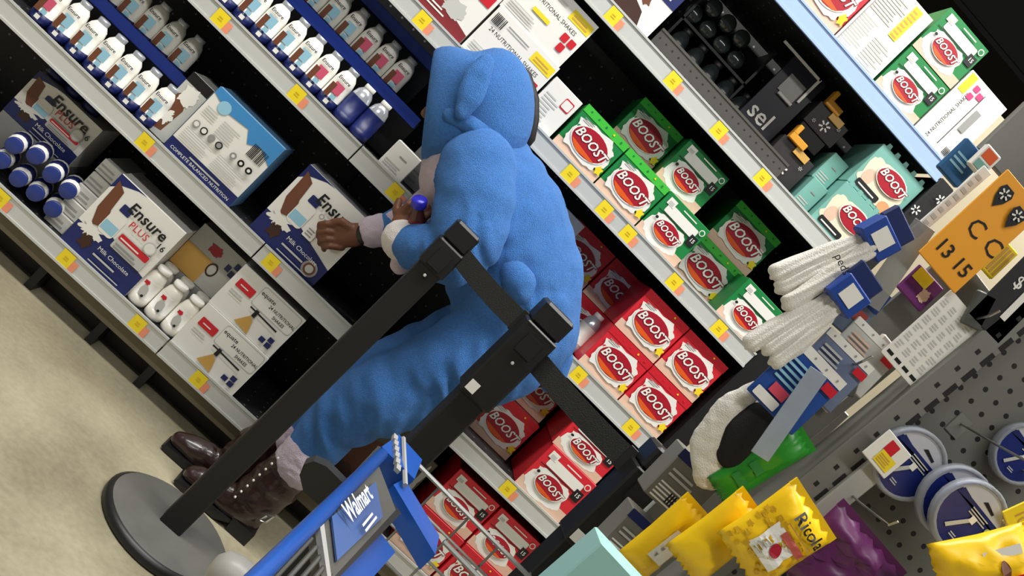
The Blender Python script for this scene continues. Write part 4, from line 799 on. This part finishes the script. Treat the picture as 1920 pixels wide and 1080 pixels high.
oa = [[L3(.065, -.405, 1.125, .098, .09), L3(.115, -.445, 1.065, .1, .085), L3(.165, -.47, .985, .092, .08), L3(.182, -.475, .94, .075, .07), L3(.13, -.445, .90, .066, .062), L3(.09, -.42, .88, .058, .055)],
      [L3(.06, -.14, 1.1, .09, .08), L3(.075, -.1, 1.0, .075, .065), L3(.065, -.088, .91, .062, .055), L3(.03, -.08, .855, .052, .048), L3(.012, -.077, .825, .046, .042)]]
oa_near = [tuple([a[0], a[1]-.012, a[2], a[3], a[4]]) for a in oa[0]]
on = fuse('onesie', ot+ol+oa[1:], .0065, [FLEECE, PALE], per, 6, wr, zone)
tag(on, 'bright blue fleece onesie with pale chest')
fuse('sleeve', [[L3(.085, -.36, 1.12, .085, .07)]+oa_near], .006, [FLEECE], per, 5, wr)
def cuff(pts, m, name='cuff'): return fuse(name, [pts], .004, [m], per, 2, lambda c, n_: .0018*noise.noise(c*60))
cuff([L3(.078, -.415, .872, .054, .05), L3(.062, -.407, .866, .053, .05)], WCUFF); cuff([L3(.095, -.40, .835, .03, .03), L3(.1, -.40, .82, .026, .03)], PALE)
cuff([L3(.008, -.077, .818, .047, .043), L3(-.004, -.076, .80, .046, .042)], PALE)
cuff([L3(.285, -.312, .278, .07, .08), L3(.287, -.31, .25, .07, .08)], PALE); cuff([L3(.222, -.188, .28, .062, .068), L3(.22, -.188, .25, .06, .066)], PALE)
fuse('wristband', [[L3(-.0125, -.0755, .785, .033, .033), L3(-.015, -.0755, .781, .033, .033)]], .003, [DARKP], per, 1)
fuse('tail', [[L3(.30, -.455, 1.01, .035, .03), L3(.335, -.47, 1.0, .042, .035), L3(.355, -.47, .985, .03, .03)]], .005, [FLEECE], per, 3)
fuse('tail_fold', [[L3(.575, -.30, .93, .035, .03), L3(.60, -.31, .89, .028, .02), L3(.605, -.31, .85, .015, .012)]], .005, [FLEECE], per, 3)
# hood: rings from the face opening to the back of the head
MID = Vector((-.127, PY, 1.153))
rings = [(0.0, .128, .098, 0), (-.004, .136, .106, 0), (.03, .142, .122, 0), (.075, .139, .130, 0), (.10, .138, .130, 0), (.14, .152, .138, .004), (.18, .150, .134, .006), (.215, .128, .118, .006), (.24, .085, .085, .0), (.255, .04, .04, 0), (.258, .005, .005, 0)]
N = 40; v = []; f = []
for (tt, rb, ry, off) in rings:
    c = MID-A*tt+B_*off
    for k in range(N):
        a = 2*math.pi*k/N; sq = .84; cb = math.copysign(abs(math.cos(a))**sq, math.cos(a)); sb = math.copysign(abs(math.sin(a))**sq, math.sin(a))
        q = c+B_*rb*cb+Vector((0, 1, 0))*ry*sb; wv = noise.noise(q*13)*.016+noise.noise(q*30)*.007; wv *= min(1, tt*12+.15)
        n_ = (B_*cb+Vector((0, 1, 0))*sb).normalized(); q = q+n_*wv; v.append((q.x-.28, q.y-PY, q.z))
for i in range(len(rings)-1):
    for k in range(N): f.append((i*N+k, i*N+(k+1) % N, (i+1)*N+(k+1) % N, (i+1)*N+k))
m = MB(); m.add(v, f, FLEECE); ho = m.build('hood', per, True); md = ho.modifiers.new('thick', 'SOLIDIFY'); md.thickness = .008; md.offset = -1; ho.modifiers.new('sub', 'SUBSURF').render_levels = 1
def rim(tt, k): c = MID-A*tt; a = 2*math.pi*k/24; return c+B_*.131*math.cos(a)+Vector((0, 1, 0))*.101*math.sin(a)
pts = [rim(0, k) for k in range(25)]; MB().tube([(q.x-.28, q.y-PY, q.z) for q in pts], .006, FLEECE, 8, False).build('hood_hem', per, True)
e = fuse('hood_ear', [[L3(-.098, -.432, 1.312, .022, .016), L3(-.085, -.452, 1.27, .034, .016), L3(-.068, -.46, 1.225, .032, .014), L3(-.052, -.457, 1.188, .018, .012)]], .005, [FLEECE], per, 3, lambda c, n_: .004*noise.noise(c*26))
fuse('hood_ear', [[L3(-.098, -.145, 1.312, .022, .016), L3(-.085, -.125, 1.27, .034, .016), L3(-.068, -.115, 1.225, .032, .014), L3(-.052, -.12, 1.188, .018, .012)]], .005, [FLEECE], per, 3)
fuse('hood_fold', [[L3(-.07, -.425, 1.165, .02, .02), L3(.0, -.43, 1.19, .026, .024), L3(.06, -.40, 1.235, .024, .024), L3(.085, -.36, 1.262, .016, .02)]], .006, [FLEECE], per, 4, lambda c, n_: .005*noise.noise(c*22))
tr = [MID-A*t_+B_*b_ for t_, b_ in ((.13, .152), (.19, .142), (.232, .105), (.258, .05), (.264, 0), (.262, -.05), (.25, -.08))]
MB().tube([(q.x-.28, 0, q.z) for q in tr], [.005, .012, .014, .015, .016, .015, .008], HAIR, 8).build('dark_back_trim', per, True)
# boots
def boot(dx, y):
    yl = (y-PYO)*.8
    bt = fuse('boot', [[L3(.285+dx, y, .25, .062, .068), L3(.28+dx, y, .17, .07, .062), L3(.272+dx, y, .10, .066, .055), L3(.262+dx, y, .065, .05, .048)], [L3(.285+dx, y, .055, .045, .04), L3(.2+dx, y, .052, .042, .045), L3(.135+dx, y, .042, .032, .04), L3(.11+dx, y, .036, .024, .03)]], .0055, [LEATHER], per, 3, lambda c, n_: .004*noise.noise(c*26)+.002*math.sin(c.z*120)*(1 if c.z > .09 else 0))
    tag(bt, 'dark brown leather boot')
    m = MB(); m.prism([(.335+dx-.28, 0), (.335+dx-.28, .04), (.262+dx-.28, .04), (.268+dx-.28, 0)], yl-.036, yl+.036, DARKP); m.build('heel', bt)
    m = MB(); m.prism([(.225+dx-.28, .004), (.262+dx-.28, .022), (.262+dx-.28, .03), (.09+dx-.28, .02), (.085+dx-.28, .01), (.1+dx-.28, .002)], yl-.042, yl+.042, DARKP); m.build('sole', bt)
    for k in range(8): MB().lathe([(.004, 0), (.003, .002), (.001, .003)], WHITE, 8).build('stud', bt, True, (.232+dx-.28-.0008*k, yl-.05+.001*k, .24-.022*k), (R(90), 0, R(-35)))
    return bt
bt = boot(0, -.31); boot(-.085, -.18)
m = MB(); m.tube([(.318-.28, -.085, .11), (.332-.28, -.08, .12), (.328-.28, -.082, .095), (.312-.28, -.087, .09), (.318-.28, -.085, .11)], .004, mat('bright_chrome', (220, 222, 226), .15, .95), 6); m.build('buckle', bt)
# bottle in the near hand and a pink tag
t = thing('drink_bottle', 'small brown bottle with bright blue cap held at the chest', 'bottle', (.047, -.325, .934), Vector((-.5, -.5, .7)).to_track_quat('Z', 'Y').to_euler())
MB().lathe([(.018, -.05), (.02, -.045), (.02, .0), (.012, .03), (.011, .034)], [DBROWN, mat('maroon_label', (120, 30, 30), .4), mat('amber_plastic', (84, 44, 30), .2), DBROWN], 18).build('body', t, True)
MB().lathe([(.018, .032), (.0195, .034), (.0195, .052), (.017, .055)], mat('royal_blue_cap', (46, 44, 190), .3), 18).build('cap', t, True)
b = MB(); b.prism([(-.012, -.03), (.004, -.034), (.016, -.006), (.03, .012), (.018, .026), (.006, .018), (-.008, .03), (-.018, .01)], -.004, .004, mat('hot_pink', (226, 80, 140), .6))
t = thing('pink_ribbon', 'small pink ribbon behind the middle belt post', 'ribbon', (.655, .02, SZ[1]+.305)); b.build('bow', t); MB().tube([(0, .0, .0), (.01, .04, .04), (.01, .06, .05)], .002, mat('hot_pink', (226, 80, 140), .6), 6).build('string', t)
